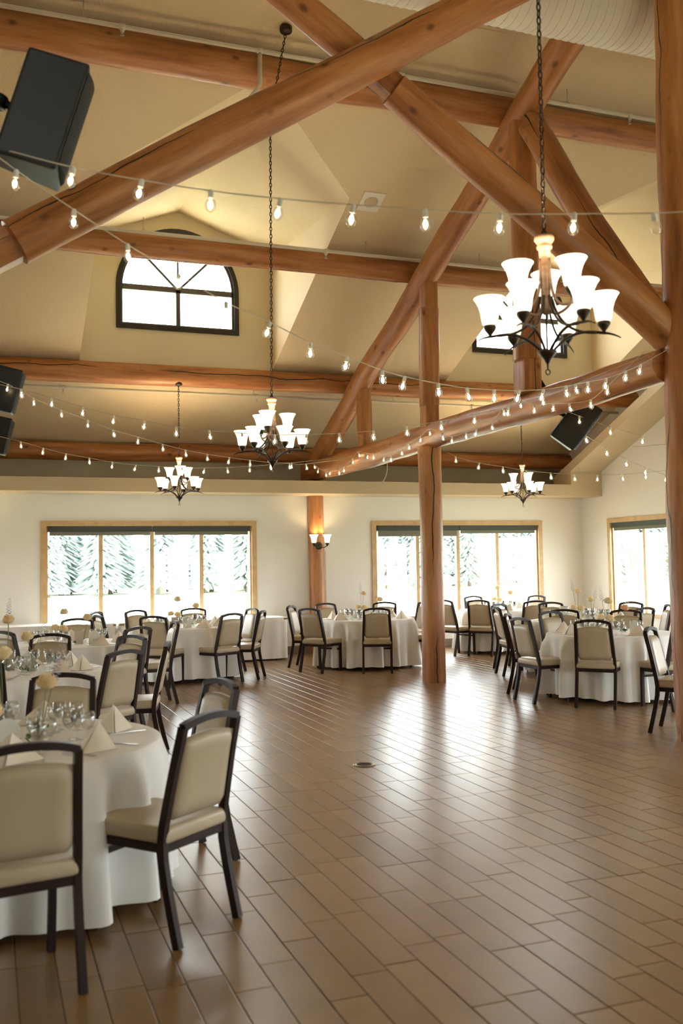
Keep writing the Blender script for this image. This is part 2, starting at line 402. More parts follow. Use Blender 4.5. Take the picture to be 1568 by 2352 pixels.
WH, WZB, WSP = 1.0, 5.46, 6.15
def arch_pts(cx, y, hw, zb, sp, n=24, k=1.0):
    pts = [(cx - hw, y, zb), (cx + hw, y, zb)]
    for i in range(n + 1):
        t = math.pi * i / n; pts.append((cx + hw * math.cos(t), y, sp + hw * math.sin(t) * k))
    return pts
def dormer_wall(cx, f, name, label):
    a, c = cx - HW, cx + HW; y = f(D_FACE); th = .15 if f(1) == 1 else -.15
    zlow = roof(D_FACE) - .05; mb = MB(); sign = 1
    gz = lambda x: Z_APF - (Z_APF - Z_EVF) * abs(x - cx) / HW
    xs = [a, cx - WH] + [cx - WH * math.cos(math.pi * i / 32) for i in range(1, 32)] + [cx + WH, c]
    for u, v in zip(xs[:-1], xs[1:]):
        m_ = (u + v) / 2
        if abs(m_ - cx) > WH: mb.prism([(u, y, zlow), (v, y, zlow), (v, y, gz(v)), (u, y, gz(u))], (0, th, 0))
        else:
            az = lambda x: WSP + math.sqrt(max(0, WH * WH - (x - cx) ** 2))
            mb.prism([(u, y, zlow), (v, y, zlow), (v, y, WZB), (u, y, WZB)], (0, th, 0))
            pts = [(u, y, az(u)), (v, y, az(v)), (v, y, gz(v)), (u, y, gz(u))]
            mb.prism(pts, (0, th, 0))
    struct(name, mb, 'gable', label)
def arch_window(n, cx, f, label):
    y = f(D_FACE); s = 1 if f(1) == 1 else -1
    w = tag(link('window_%d' % n, None, None, (cx, y, WZB)), label, None, None, 'structure')
    loc = lambda pts: [(px - cx, py - y, pz - WZB) for px, py, pz in pts]
    # outer dark casing
    def ring(name, hw0, hw1, zb0, zb1, y0, y1, m):
        o_ = arch_pts(0, 0, hw0, zb0, WSP - WZB, 28); i_ = arch_pts(0, 0, hw1, zb1, WSP - WZB, 28); n_ = len(o_); mb = MB()
        vs = [(p[0], y0, p[2]) for p in o_] + [(p[0], y0, p[2]) for p in i_] + [(p[0], y1, p[2]) for p in o_] + [(p[0], y1, p[2]) for p in i_]
        fs = []
        for k in range(n_):
            l = (k + 1) % n_
            fs += [(k, l, n_ + l, n_ + k), (2 * n_ + k, 3 * n_ + k, 3 * n_ + l, 2 * n_ + l), (k, 2 * n_ + k, 2 * n_ + l, l), (n_ + k, n_ + l, 3 * n_ + l, 3 * n_ + k)]
        mb.add(vs, fs); mb.build(name, m, w, fix=True)
    ring('casing', WH, WH - .075, 0, .075, -s * .03, s * .10, 'dark_frame')
    ring('sash', WH - .075, WH - .11, .075, .11, s * .02, s * .08, 'bar_frame')
    zt = WSP - WZB
    MB().box(-WH + .09, WH - .09, .02 * s, .08 * s, zt - .045, zt + .045).build('transom', 'bar_frame', w, fix=True)
    MB().box(-.035, .035, .02 * s, .08 * s, .1, zt).build('mullion', 'bar_frame', w, fix=True)
    for a in (45, 90, 135):
        t = R(a); e = (math.cos(t) * (WH - .1), .05 * s, zt + math.sin(t) * (WH - .1))
        MB().strip([(0, .05 * s, zt), e], .015 if a == 90 else .018, .02, (math.sin(t), 0, -math.cos(t))).build('glazing_bar', 'bar_frame', w, fix=True)
    for x0, x1 in ((-WH + .1, -.03), (.03, WH - .1)):
        MB().box(x0, x1, .045 * s, .055 * s, .1, zt - .04).build('pane', 'pane', w, fix=True)
    pts = [(math.cos(math.pi * i / 24) * (WH - .09), .045 * s, zt + math.sin(math.pi * i / 24) * (WH - .09)) for i in range(25)]
    MB().prism(pts, (0, .01 * s, 0)).build('pane', 'pane', w, fix=True)
    portal((cx, y + s * .2, (WZB + WSP + WH) / 2), (2 * WH, WSP + WH - WZB), (0, -s, 0))
names = ['dormer_left', 'dormer_centre', 'dormer_right']
k = 4
arch_window(k, DX[1], lambda y: y, 'arched dormer window with black frame above the large left window')
arch_window(k + 1, DX[2], lambda y: y, 'arched dormer window partly hidden behind the nearest chandelier')
k = 20
for i, cx in enumerate(DX):
    dormer_wall(cx, lambda y: y, 'wall_' + names[i], 'beige gable wall of a dormer')
    if i == 0: arch_window(k, cx, lambda y: y, 'arched dormer window out of view on the left'); k += 1
    if i == 0: dormer_wall(cx, mir, 'wall_front_' + names[i], 'beige gable wall of a dormer behind the camera'); arch_window(k, cx, mir, 'arched dormer window behind the camera'); k += 1
# ---------------------------------------------------------------- wide windows
def wide_window(n, axis, plane, u0, u1, s, label, drop=(0, 0)):
    # s: outward direction sign; local x runs along the wall, local +y points outside
    L = u1 - u0; c = (u0 + u1) / 2
    if axis == 'x': loc = (c, plane, ZB); rz = 0 if s > 0 else math.pi
    else: loc = (plane, c, ZB); rz = -math.pi / 2 if s > 0 else math.pi / 2
    w = tag(link('window_%d' % n, None, None, loc, rz), label, None, None, 'structure')
    h = ZT - ZB; hw = L / 2; t = .09
    MB().box(-hw - t + .09, hw + t - .09, -.025, .03, h - t, h).build('casing', 'wood_trim', w, fix=True)
    for sg in (-1, 1):
        x0, x1 = sorted((sg * hw, sg * (hw - t))); MB().box(x0, x1, -.025, .03, 0, h - t).build('casing', 'wood_trim', w, fix=True)
        x0, x1 = sorted((sg * (hw - t), sg * (hw - t - .03))); MB().box(x0, x1, .03, .2, .05, h - t).build('jamb', 'wood_trim', w, fix=True)
    MB().box(-hw, hw, -.06, .2, -.0, .06).build('sill', 'wood_trim', w, fix=True)
    iw = hw - t - .03
    for k in (-1, 0, 1):
        x = k * iw / 2; MB().box(x - .035, x + .035, .08, .16, .06, h - t).build('mullion', 'wood_trim', w, fix=True)
    for k in range(4):
        a = -iw + k * iw / 2 + (.035 if k else .03); b_ = -iw + (k + 1) * iw / 2 - (.035 if k < 3 else .03)
        MB().box(a, b_, .115, .123, .06, h - t).build('pane', 'pane', w, fix=True)
    for k in range(2):
        a = -iw if k == 0 else .01; b_ = -.01 if k == 0 else iw; top = h - t
        bl = MB().box(a, b_, -.01, .07, top - .10, top).build('roller_blind', 'blind', w, fix=True)
        MB().box(a + .03, b_ - .03, .03, .034, top - .16 - drop[k], top - .10).build('blind_fabric', 'blind_cloth', bl, fix=True)
    d = Vector((0, -s, 0)) if axis == 'x' else Vector((-s, 0, 0))
    portal(Vector((loc[0], loc[1], (ZB + ZT) / 2)) - d * .22, (L, h), d)
wide_window(1, 'x', YB, *WB[0], 1, 'wide four pane wood trimmed window behind the long buffet table')
wide_window(2, 'x', YB, *WB[1], 1, 'wide four pane wood trimmed window behind the central log column', (.05, 0))
wide_window(3, 'y', XR, *WR[0], 1, 'wood trimmed window on the right wall beside the thick post')
wide_window(6, 'x', YB, *WB_all[2], 1, 'wide window out of view on the left'); n = 7
for a, b_ in WR[1:]: wide_window(n, 'y', XR, a, b_, 1, 'wide window on the right wall out of view'); n += 1
for a, b_ in WL: wide_window(n, 'y', XL, a, b_, -1, 'wide window on the left wall out of view'); n += 1
for a, b_ in WF: wide_window(n, 'x', YF, a, b_, -1, 'unseen wide window added behind the camera for daylight'); n += 1
# ---------------------------------------------------------------- logs
def log(name, p0, p1, r0, r1, label, seed=0, xaxis=(1, 0, 0), sq0=0, sq1=0, neck=None, m='log', cat='beam', group=None, rough=1., ck=(.72, .86)):
    p0, p1 = Vector(p0), Vector(p1); L = (p1 - p0).length; z = (p1 - p0).normalized()
    x = Vector(xaxis); x = (x - z * x.dot(z)).normalized(); y = z.cross(x); n = 30
    zs = [i * L / max(2, round(L / .11)) for i in range(max(2, round(L / .11)) + 1)]
    for c in ([sq0] if sq0 else []) + ([L - sq1] if sq1 else []) + (list(neck) if neck else []): zs += [c - .004, c + .004]
    zs = sorted(zs); vs = []
    for h in zs:
        t = h / L; r = r0 + (r1 - r0) * t
        cx = (noise.noise(Vector((seed * 3.1, 7.7, h * .55)))) * .035 * rough; cy = (noise.noise(Vector((seed * 5.3, 1.7, h * .55)))) * .035 * rough
        cut = (sq0 and h < sq0) or (sq1 and h > L - sq1) or (neck and neck[0] < h < neck[1])
        for k in range(n):
            a = 2 * math.pi * k / n; ca, sa = math.cos(a), math.sin(a)
            d = 1 + rough * (.055 * noise.noise(Vector((ca * 1.1 + seed, sa * 1.1, h * .9))) + .04 * noise.noise(Vector((ca * 2.2 + seed * 2, sa * 2.2, h * 2.6))))
            X, Y = ca * r * d, sa * r * d
            if cut: X = max(-ck[0] * r, min(ck[0] * r, X)); Y = max(-ck[1] * r, min(ck[1] * r, Y))
            vs.append((X + cx, Y + cy, h))
    fs = []
    for i in range(len(zs) - 1):
        for k in range(n): fs.append((i * n + k, i * n + (k + 1) % n, (i + 1) * n + (k + 1) % n, (i + 1) * n + k))
    fs += [tuple(range(n - 1, -1, -1)), tuple(range((len(zs) - 1) * n, len(zs) * n))]
    mb = MB().add(vs, fs, True); mb.sm[-1] = mb.sm[-2] = False
    me = mb.mesh(name, m); 
    try: me.set_sharp_from_angle(angle=R(40))
    except Exception: pass
    o = link(name, me)
    o.matrix_world = Matrix(((x.x, y.x, z.x, p0.x), (x.y, y.y, z.y, p0.y), (x.z, y.z, z.z, p0.z), (0, 0, 0, 1)))
    return tag(o, label, cat, group)
TX = 5.85; raf = lambda y: 3.98 + SL * (16.2 - y)
log('log_column', (TX, 12.17, 0), (TX - .0, 12.17, 3.27), .165, .16, 'round log column standing on the floor below the tie beam', 1, cat='column')
log('log_post', (6.1, 7.15, 0), (6.1, 7.15, 7.75), .205, .185, 'thick floor to ridge log post at the right edge of the picture', 2, cat='column', rough=1.3)
log('log_tie_beam', (TX, 17.55, 3.40), (TX + .1, 7.25, 3.44), .20, .165, 'long horizontal log tie beam hung with string lights', 3, sq0=.45, rough=1.4)
log('log_rafter', (TX, 17.15, raf(17.15)), (TX, 7.3, raf(7.3)), .18, .175, 'long sloping log rafter rising from the back wall to the ridge', 4, rough=1.4)
log('log_strut', (TX, 12.12, 3.55), (TX, 12.12, raf(12.12) - .05), .145, .14, 'upright log strut directly above the floor column', 5, sq1=.42, sq0=.3)
log('log_strut', (TX, 9.5, 3.58), (TX, 9.5, raf(9.5) - .05), .165, .15, 'upright log strut behind the nearest chandelier', 6, sq0=.38)
log('log_strut', (TX, 14.6, 3.55), (TX, 14.6, raf(14.6) - .1), .13, .13, 'short upright log strut near the wall end of the rafter', 7, sq0=.2, sq1=.2)
log('log_web', (TX, 9.33, raf(9.33) - .22), (TX + .15, 7.3, 3.72), .155, .15, 'diagonal log web running down from the rafter to the thick post', 8, sq0=.18)
log('log_brace', (-.25, 7.12, 3.70), (5.75, 7.12, 7.62), .165, .165, 'near log brace crossing from lower left up to the right', 9, (0, 1, 0), sq0=.52, ck=(.45, .75))
log('log_brace', (6.02, 7.25, 3.77), (.55, 7.25, 7.48), .18, .11, 'log brace sloping from upper left down to the thick right post', 10, (0, 1, 0), neck=(3.37, 3.70), ck=(.5, .72))
for i, (y, z, r0, r1, lab) in enumerate(((9.83, 7.03, .20, .155, 'highest log purlin crossing the top of the picture'), (12.53, 5.89, .155, .15, 'log purlin crossing in front of the arched dormer window'), (15.26, 4.73, .165, .155, 'log purlin just below the dormer windows'), (17.55, 3.75, .16, .155, 'lowest log purlin tucked above the ledge of the back wall'))):
    log('log_purlin', (XL, y, z), (XR, y, z), r0 + .02, r1 - (.01 if i == 0 else 0), lab, 20 + i, (0, 1, 0), rough=.8)
log('log_pilaster', (TX - .03, YB - .06, 0), (TX - .03, YB - .06, 2.95), .15, .15, 'half round log pilaster on the back wall between the windows', 30, cat='column', rough=.7)
# left truss just out of frame carrying the braces, purlins and loudspeakers
LX = -.42
log('log_post', (LX, 7.15, 0), (LX, 7.15, 7.75), .19, .18, 'log post out of view beyond the left edge', 31, cat='column')
log('log_tie_beam', (LX, 17.55, 3.40), (LX, 7.25, 3.44), .18, .165, 'tie beam out of view beyond the left edge', 32)
log('log_rafter', (LX, 17.15, raf(17.15)), (LX, 7.3, raf(7.3)), .18, .175, 'rafter out of view beyond the left edge', 33)
log('log_column', (LX, 12.17, 0), (LX, 12.17, 3.27), .165, .16, 'floor column out of view beyond the left edge', 34, cat='column')
log('log_strut', (LX, 12.12, 3.55), (LX, 12.12, raf(12.12) - .05), .145, .14, 'upright strut carrying a loudspeaker beyond the left edge', 35)
log('log_strut', (LX, 14.6, 3.55), (LX, 14.6, raf(14.6) - .1), .13, .13, 'short strut carrying a loudspeaker beyond the left edge', 36)
log('log_tie_beam', (LX, 7.05, 3.44), (LX, -3.0, 3.42), .165, .18, 'near tie beam out of view on the left', 37)
log('log_strut', (LX, 4.9, 3.58), (LX, 4.9, raf(mir(4.9)) - .05), .165, .15, 'near strut carrying the largest loudspeaker beyond the left edge', 38)
log('log_rafter', (LX, mir(17.15), raf(17.15)), (LX, mir(7.3), raf(7.3)), .18, .175, 'near rafter out of view on the left', 39)
# ---------------------------------------------------------------- sprinkler pipes, duct, ceiling plates
def rnear(y, off): return roof(y) - off
def sprinkler(y, z, heads, hangers, label, drop=None):
    t = thing('sprinkler_pipe', label, 'pipe', (0, y, z))
    MB().tube([(XL, 0, 0), (XR, 0, 0)], .024, 10).build('pipe', 'pipe', t)
    for x in heads:
        h = MB().lathe([(.0, .03), (.034, .03), (.034, -.03), (.0, -.03)], 10, (x, 0, 0), (1, 0, 0)).tube([(x, 0, 0), (x, 0, -.055)], .02, 8).build('tee', 'pipe', t)
        MB().tube([(x, 0, -.055), (x, 0, -.075)], .009, 6).lathe([(0, -.1), (.022, -.1), (.022, -.097), (0, -.097)], 10, (x, 0, 0)).tube([(x - .014, 0, -.07), (x - .017, 0, -.085), (x, 0, -.097)], .003, 5).tube([(x + .014, 0, -.07), (x + .017, 0, -.085), (x, 0, -.097)], .003, 5).build('sprinkler_head', 'steel', h)
    for x in hangers:
        top = roof(y) - z
        MB().tube([(x, 0, .028), (x, 0, top)], .005, 6).tube([(x - .03, 0, .0), (x - .028, 0, .03), (x, 0, .05), (x + .028, 0, .03), (x + .03, 0, 0)], .004, 5).build('hanger', 'steel', t)
    if drop:
        x = drop
        MB().tube([(x, 0, 0), (x, 0, -.36), (x - .03, .02, -.42), (x - .1, .08, -.5)], .024, 10).build('drop_pipe', 'pipe', t)
sprinkler(9.575, 7.125, (1.28, 2.72, 4.37, 7.45), (.9, 4.25, 6.55), 'white sprinkler pipe above the highest purlin', 2.72)
sprinkler(12.275, 5.98, (-1., 4.4, 8.2), (1.9, 5.0, 6.8), 'white sprinkler pipe above the purlin that crosses the arched window')
sprinkler(15.77, 4.555, (1.15, 4.35, 8.5), (1.1, 4.3, 6.9, 9.6), 'cream sprinkler pipe below the dormer windows')
d = thing('fabric_duct', 'pale ribbed fabric air duct under the ridge', 'duct', (0, 7.78, 7.14))
MB().lathe([(.33, XL), (.33, XR)], 40, (0, 0, 0), (1, 0, 0)).build('sleeve', 'duct', d)
rb = MB()
x = XL + .1
while x < XR:
    rb.lathe([(.331, x - .006), (.337, x), (.331, x + .006)], 40, (0, 0, 0), (1, 0, 0)); x += .09
o = rb.build('rib', 'duct', d); o['kind'] = 'stuff'
sn = Vector((0, SL, 1)).normalized()
def on_roof(name, label, cat, x, y, off=.005):
    t = thing(name, label, cat); n = Vector((0, -SL, -1)).normalized(); yy = Vector((0, 1, -SL)).normalized(); xx = yy.cross(n)
    p = Vector((x, y, roof(y))) + n * off
    t.matrix_world = Matrix(((xx.x, yy.x, n.x, p.x), (xx.y, yy.y, n.y, p.y), (xx.z, yy.z, n.z, p.z), (0, 0, 0, 1))); return t
t = on_roof('ceiling_speaker', 'square cream ceiling speaker plate with round grille', 'speaker', 4.80, 11.58)
MB().box(-.15, .15, -.17, .17, 0, .01).build('plate', 'plastic_white', t)
MB().lathe([(0, .016), (.09, .016), (.095, .011), (.095, .009)], 24).build('grille', 'trim_paint', t)
mat('register', (.74, .60, .42), .7)
t = on_roof('ceiling_register', 'pale rectangular ceiling register beside the fabric duct', 'vent', 5.19, 9.15)
MB().box(-.34, .34, -.14, .14, 0, .012).build('plate', 'register', t)
MB().box(-.30, .30, -.10, .10, .012, .018).build('diffuser', 'register', t)
# ---------------------------------------------------------------- chandeliers
def bell(n=20):
    prof = [(.030, 0), (.042, .012), (.047, .04), (.052, .075), (.062, .11), (.076, .138), (.088, .155), (.086, .157), (.073, .14), (.058, .111), (.048, .075), (.043, .04), (.038, .014), (.0, .006)]
    return MB().lathe(prof, n)
SHADE = bell().mesh('shade', 'shade_glass')
LAMP = MB().lathe([(0, .03), (.014, .04), (.024, .07), (.024, .09), (.014, .112), (0, .118)], 10).mesh('bulb', 'lamp_bulb')
CUP = MB().lathe([(0, -.055), (.006, -.05), (.01, -.04), (.03, -.015), (.036, 0), (.034, .012), (.0, .014)], 16).mesh('cup', 'bronze')
COLUMN = MB().lathe([(0, .75), (.048, .75), (.055, .74), (.055, .725), (.046, .712), (.038, .70), (.043, .69), (.043, .68), (.032, .67), (.029, .62), (.027, .5), (.026, .42), (.032, .38), (.03, .34), (.018, .31), (.0, .30)], 20).mesh('column', 'copper')
hb_ = MB().lathe([(0, .0), (.004, .0), (.006, .03), (.012, .04), (.022, .06), (.045, .085), (.055, .098), (.05, .104), (.0, .106)], 18)
ring = [(.014 * math.cos(2 * math.pi * k / 14), 0, -.012 + .014 * math.sin(2 * math.pi * k / 14)) for k in range(14)]
hb_.tube(ring, .0035, 6, closed=True)
HUB = hb_.mesh('hub', 'bronze')
ROD = MB().tube([(0, 0, .09), (0, 0, .32)], .006, 8).mesh('rod', 'bronze')
def bez(p, n=14):
    out = []
    for i in range(n + 1):
        t = i / n; a = [Vector(x) for x in p]
        while len(a) > 1: a = [a[k].lerp(a[k + 1], t) for k in range(len(a) - 1)]
        out.append(a[0])
    return out
LOW, UPR = .31, .165
ARM_LOW = MB().tube(bez([(.03, 0, .10), (.08, 0, .16), (.16, 0, .235), (LOW - .06, 0, .20), (LOW, 0, .195)]) + bez([(LOW, 0, .195), (LOW + .05, 0, .19), (LOW + .09, 0, .165)], 5)[1:], [.0085] * 15 + [.007, .006, .005, .004, .003], 7).tube(bez([(.03, 0, .41), (.05, 0, .30), (.10, 0, .21), (.19, 0, .20), (LOW - .04, 0, .197)]), .0075, 7).mesh('arm', 'bronze')
ARM_UP = MB().tube(bez([(.02, 0, .33), (.05, 0, .28), (.11, 0, .30), (UPR, 0, .33), (UPR, 0, .37)]), .008, 7).tube(bez([(.028, 0, .62), (.03, 0, .45), (.04, 0, .36), (.10, 0, .33), (UPR - .02, 0, .345)]), .008, 7).mesh('arm', 'copper')
def chain_mesh(pts, link_len=.05, r=.0045, w=.011):
    pts = [Vector(p) for p in pts]; mb = MB(); k = 0
    for a, b_ in zip(pts[:-1], pts[1:]):
        L = (b_ - a).length; n = max(1, round(L / (link_len * .78))); dz = (b_ - a).normalized()
        s = Vector((1, 0, 0)) if abs(dz.x) < .9 else Vector((0, 1, 0)); s = (s - dz * s.dot(dz)).normalized(); t_ = dz.cross(s)
        for i in range(n):
            c = a.lerp(b_, (i + .5) / n); u = s if k % 2 else t_; k += 1
            ps = [c + u * (w * math.sin(q_)) + dz * (link_len * .5 * math.cos(q_)) for q_ in [2 * math.pi * e / 10 for e in range(10)]]
            mb.tube(ps, r, 5, closed=True)
    return mb
def chandelier(loc, chain, label, rot=0.):
    t = thing('chandelier', label, 'chandelier', loc, 0, 'bronze chandeliers')
    link('column', COLUMN, t); link('hub', HUB, t); link('rod', ROD, t)
    for k in range(6):
        a = rot + k * math.pi / 3; d = (math.cos(a), math.sin(a))
        link('arm', ARM_LOW, t, (0, 0, 0), a)
        c = link('cup', CUP, t, (LOW * d[0], LOW * d[1], .245)); link('shade', SHADE, c, (0, 0, .01)); link('bulb', LAMP, c)
    for k in range(3):
        a = rot + .35 + k * 2 * math.pi / 3; d = (math.cos(a), math.sin(a))
        link('arm', ARM_UP, t, (0, 0, 0), a)
        c = link('cup', CUP, t, (UPR * d[0], UPR * d[1], .42)); link('shade', SHADE, c, (0, 0, .01)); link('bulb', LAMP, c)
    L = Vector(loc); pts = [(0, 0, .75)] + [Vector(p) - L for p in chain]
    chain_mesh(pts).tube([(.013 * math.cos(2 * math.pi * k / 12), 0, .765 + .016 * math.sin(2 * math.pi * k / 12)) for k in range(12)], .004, 5, closed=True).build('chain', 'bronze', t)
    top = pts[-1]
    MB().lathe([(0, -.03), (.02, -.03), (.058, -.012), (.066, 0), (.066, .05), (0, .05)], 20, top).build('canopy', 'bronze', t)
chandelier((2.765, 9.45, 2.63), [(2.79, 9.45, 6.35), (2.98, 9.46, roof(9.46) - .05)], 'chandelier on a long chain left of the log rafter', -.39)
chandelier((2.90, 4.50, 2.70), [(2.92, 4.50, roof(mir(4.5)) - .02)], 'nearest and largest chandelier in front of the log braces', .61)
chandelier((2.895, 15.2, 2.66), [(2.895, 15.2, 4.58)], 'small distant chandelier above the tables by the left window', .1)
chandelier((9.19, 15.2, 2.665), [(9.19, 15.2, 4.58)], 'farthest chandelier below the loudspeaker by the right window', .35)
# ---------------------------------------------------------------- wall sconce
def sconce(loc, label):
    t = thing('wall_sconce', label, 'sconce', loc)
    MB().lathe([(0, -.05), (.05, -.045), (.07, -.02), (.075, 0)], 18, (0, 0, 0), (0, 1, 0)).build('backplate', 'bronze', t)
    for s in (-1, 1):
        MB().tube(bez([(0, -.04, -.01), (.05 * s, -.09, -.06), (.13 * s, -.1, -.02), (.13 * s, -.1, .03)]), .008, 7).build('arm', 'bronze', t)
        c = link('cup', CUP, t, (.13 * s, -.1, .04)); link('shade', SHADE, c, (0, 0, .01)); link('bulb', LAMP, c)
sconce((TX - .03, YB - .21, 2.0), 'two light bronze wall sconce on the log pilaster')
sconce((-.35, YB - .01, 2.0), 'two light bronze wall sconce out of view on the left')
# ---------------------------------------------------------------- loudspeakers
def speaker(loc, rot, scale, mount, label):
    t = thing('loudspeaker', label, 'speaker', loc, 0); t.rotation_euler = rot
    s = scale; w, d, h = .19 * s, .17 * s, .31 * s
    # trapezoid cabinet: local +y is the front
    poly = [(-w, d, -h), (w, d, -h), (w * .62, -d, -h), (-w * .62, -d, -h)]
    bm_ = MB().prism(poly, (0, 0, 2 * h))
    o = bm_.build('cabinet', 'speaker_body', t, fix=True)
    md = o.modifiers.new('edge', 'BEVEL'); md.width = .018 * s; md.segments = 3
    g = []
    for k in range(9):
        u = -1 + 2 * k / 8; g.append((u * (w - .015 * s), d + (.03 * (1 - u * u)) * s + .003, 0))
    mb = MB(); vs = [(a, b_, -h + .04 * s) for a, b_, c in g] + [(a, b_, h - .04 * s) for a, b_, c in g]
    mb.add(vs + [(-w + .015 * s, d, -h + .04 * s), (w - .015 * s, d, -h + .04 * s), (w - .015 * s, d, h - .04 * s), (-w + .015 * s, d, h - .04 * s)], [(k, k + 1, k + 10, k + 9) for k in range(8)] + [tuple(range(8, -1, -1)), tuple(range(9, 18))])
    mb.build('grille', 'speaker_grille', t, fix=True)
    Mi = (Matrix.Translation(Vector(loc)) @ t.rotation_euler.to_matrix().to_4x4()).inverted()
    pts = [Vector((0, -d, 0)), Vector((0, -d - .08, 0)), Mi @ Vector(mount)]
    MB().tube(pts, .022, 8).lathe([(0, -.03), (.05, -.03), (.05, .03), (0, .03)], 14, pts[1]).build('bracket', 'speaker_body', t)
    return t
speaker((.28, 5.15, 4.02), (R(-17), R(2), R(-96)), .95, (LX + .12, 4.9, 4.05), 'large black loudspeaker hanging at the upper left')
speaker((.22, 12.0, 3.79), (R(-15), R(2), R(-96)), .85, (LX + .1, 12.1, 3.85), 'middle black loudspeaker cut off by the left edge')
speaker((.17, 14.5, 3.58), (R(-13), R(2), R(-96)), .85, (LX + .1, 14.6, 3.65), 'lowest black loudspeaker cut off by the left edge')
speaker((6.34, 9.3, 3.22), (R(-38), R(6), R(-118)), .9, (TX + .12, 9.5, 3.8), 'black loudspeaker hung behind the tie beam')
# ---------------------------------------------------------------- string lights
gb = MB().lathe([(.011, -.03), (.013, -.037), (.02, -.046), (.025, -.06), (.0265, -.073), (.023, -.088), (.014, -.098), (.0, -.101)], 12)
BULBM = gb.mesh('bulb', 'bulb_glass')
SOCK = MB().lathe([(0, .006), (.009, .004), (.0125, -.004), (.0135, -.036), (.0, -.037)], 10).mesh('socket', 'socket')
FIL = MB().lathe([(0, -.045), (.006, -.05), (.011, -.064), (.009, -.08), (0, -.086)], 8).mesh('filament', 'filament')
def string(pts, a0, a1, label, skip=()):
    t = thing('string_lights', label, 'string lights', (0, 0, 0), 0, 'globe string lights')
    P = [Vector(a0)] + [Vector(p) for p in pts] + [Vector(a1)]; path = []
    for i in range(len(P) - 1):
        p_ = P[max(i - 1, 0)]; q_ = P[i]; r_ = P[i + 1]; s_ = P[min(i + 2, len(P) - 1)]
        for e in range(4):
            u = e / 4; path.append(.5 * ((2 * q_) + (r_ - p_) * u + (2 * p_ - 5 * q_ + 4 * r_ - s_) * u * u + (3 * q_ - p_ - 3 * r_ + s_) * u ** 3))
    path.append(P[-1])
    MB().tube(path, .0035, 5).build('wire', 'cord', t)
    for i, p in enumerate(P[1:-1]):
        b_ = link('bulb', BULBM, t, p); b_.rotation_euler = (rnd.gauss(0, .12), rnd.gauss(0, .12), 0)
        link('socket', SOCK, b_)
        if i not in skip: link('filament', FIL, b_)
string([(.38, 4.55, 3.53), (.68, 4.43, 3.46), (.98, 4.31, 3.40), (1.28, 4.18, 3.35), (1.59, 4.05, 3.31), (1.90, 3.93, 3.28), (2.22, 3.80, 3.25), (2.53, 3.67, 3.24), (2.86, 3.53, 3.23), (3.17, 3.40, 3.24), (3.48, 3.28, 3.26)], (.1, 4.67, 3.62), (5.85, 2.3, 3.6), 'nearest string of globe bulbs crossing the whole picture in front of the braces', skip=(8,))
string([(.14, 4.99, 3.66), (.43, 5.10, 3.53), (.72, 5.21, 3.41), (1.02, 5.32, 3.30), (1.32, 5.44, 3.20), (1.62, 5.55, 3.13), (1.92, 5.67, 3.05), (2.21, 5.78, 3.00), (2.50, 5.89, 2.95), (2.70, 5.96, 2.93), (3.01, 6.08, 2.92), (3.29, 6.18, 2.92), (3.58, 6.29, 2.94), (3.87, 6.41, 2.97), (4.15, 6.51, 3.01), (4.43, 6.62, 3.07), (4.72, 6.73, 3.14), (4.97, 6.82, 3.20), (5.26, 6.93, 3.30), (5.49, 7.02, 3.39)], (-.2, 4.9, 3.85), (5.9, 7.15, 3.58), 'string of globe bulbs sagging from the large loudspeaker to the thick right post')
string([(.24, 11.82, 3.83), (.53, 11.96, 3.70), (.86, 12.13, 3.60), (1.20, 12.30, 3.51), (1.53, 12.46, 3.42), (1.87, 12.63, 3.36), (2.22, 12.81, 3.30), (2.56, 12.98, 3.25), (2.90, 13.15, 3.22), (3.26, 13.33, 3.20), (3.61, 13.51, 3.19), (3.97, 13.68, 3.18), (4.32, 13.86, 3.20), (4.64, 14.02, 3.21)], (LX, 11.5, 3.98), (TX - .15, 14.6, 3.40), 'string of globe bulbs passing just above the small distant left chandelier')
string([(.34, 10.49, 3.54), (.64, 10.32, 3.43), (.94, 10.14, 3.32), (1.23, 9.98, 3.22), (1.52, 9.81, 3.15), (1.81, 9.64, 3.07), (2.11, 9.47, 3.02), (2.41, 9.30, 2.98), (2.70, 9.13, 2.95), (2.98, 8.97, 2.94), (3.26, 8.80, 2.94), (3.56, 8.63, 2.95), (3.84, 8.47, 2.98), (4.13, 8.30, 3.02), (4.41, 8.14, 3.07), (4.69, 7.98, 3.13), (4.97, 7.82, 3.22), (5.24, 7.67, 3.32)], (LX, 10.9, 3.75), (5.92, 7.3, 3.6), 'string of globe bulbs running behind the long chain chandelier to the tie beam')
string([(.46, 14.28, 3.47), (.77, 14.32, 3.39), (1.09, 14.36, 3.32), (1.42, 14.40, 3.27), (1.76, 14.44, 3.22), (2.11, 14.49, 3.19), (2.46, 14.53, 3.18), (2.82, 14.58, 3.17), (3.18, 14.62, 3.18), (3.55, 14.67, 3.20), (3.93, 14.72, 3.23), (4.30, 14.77, 3.27), (4.66, 14.82, 3.31)], (LX, 14.2, 3.66), (TX - .15, 14.95, 3.45), 'lowest string of globe bulbs stretched along the left ledge')
tie = []
y = 16.6; k = 0
while y > 7.6:
    ph = (16.6 - y) % 2.4 / 2.4; tie.append((TX - .2 - .03 * (k % 2), y, 3.50 - .22 * math.sin(ph * math.pi) ** 1.0 - .02 * (k % 3))); y -= .33; k += 1
string(tie, (TX - .17, 16.9, 3.5), (TX - .05, 7.35, 3.6), 'string of globe bulbs draped along the side of the tie beam')
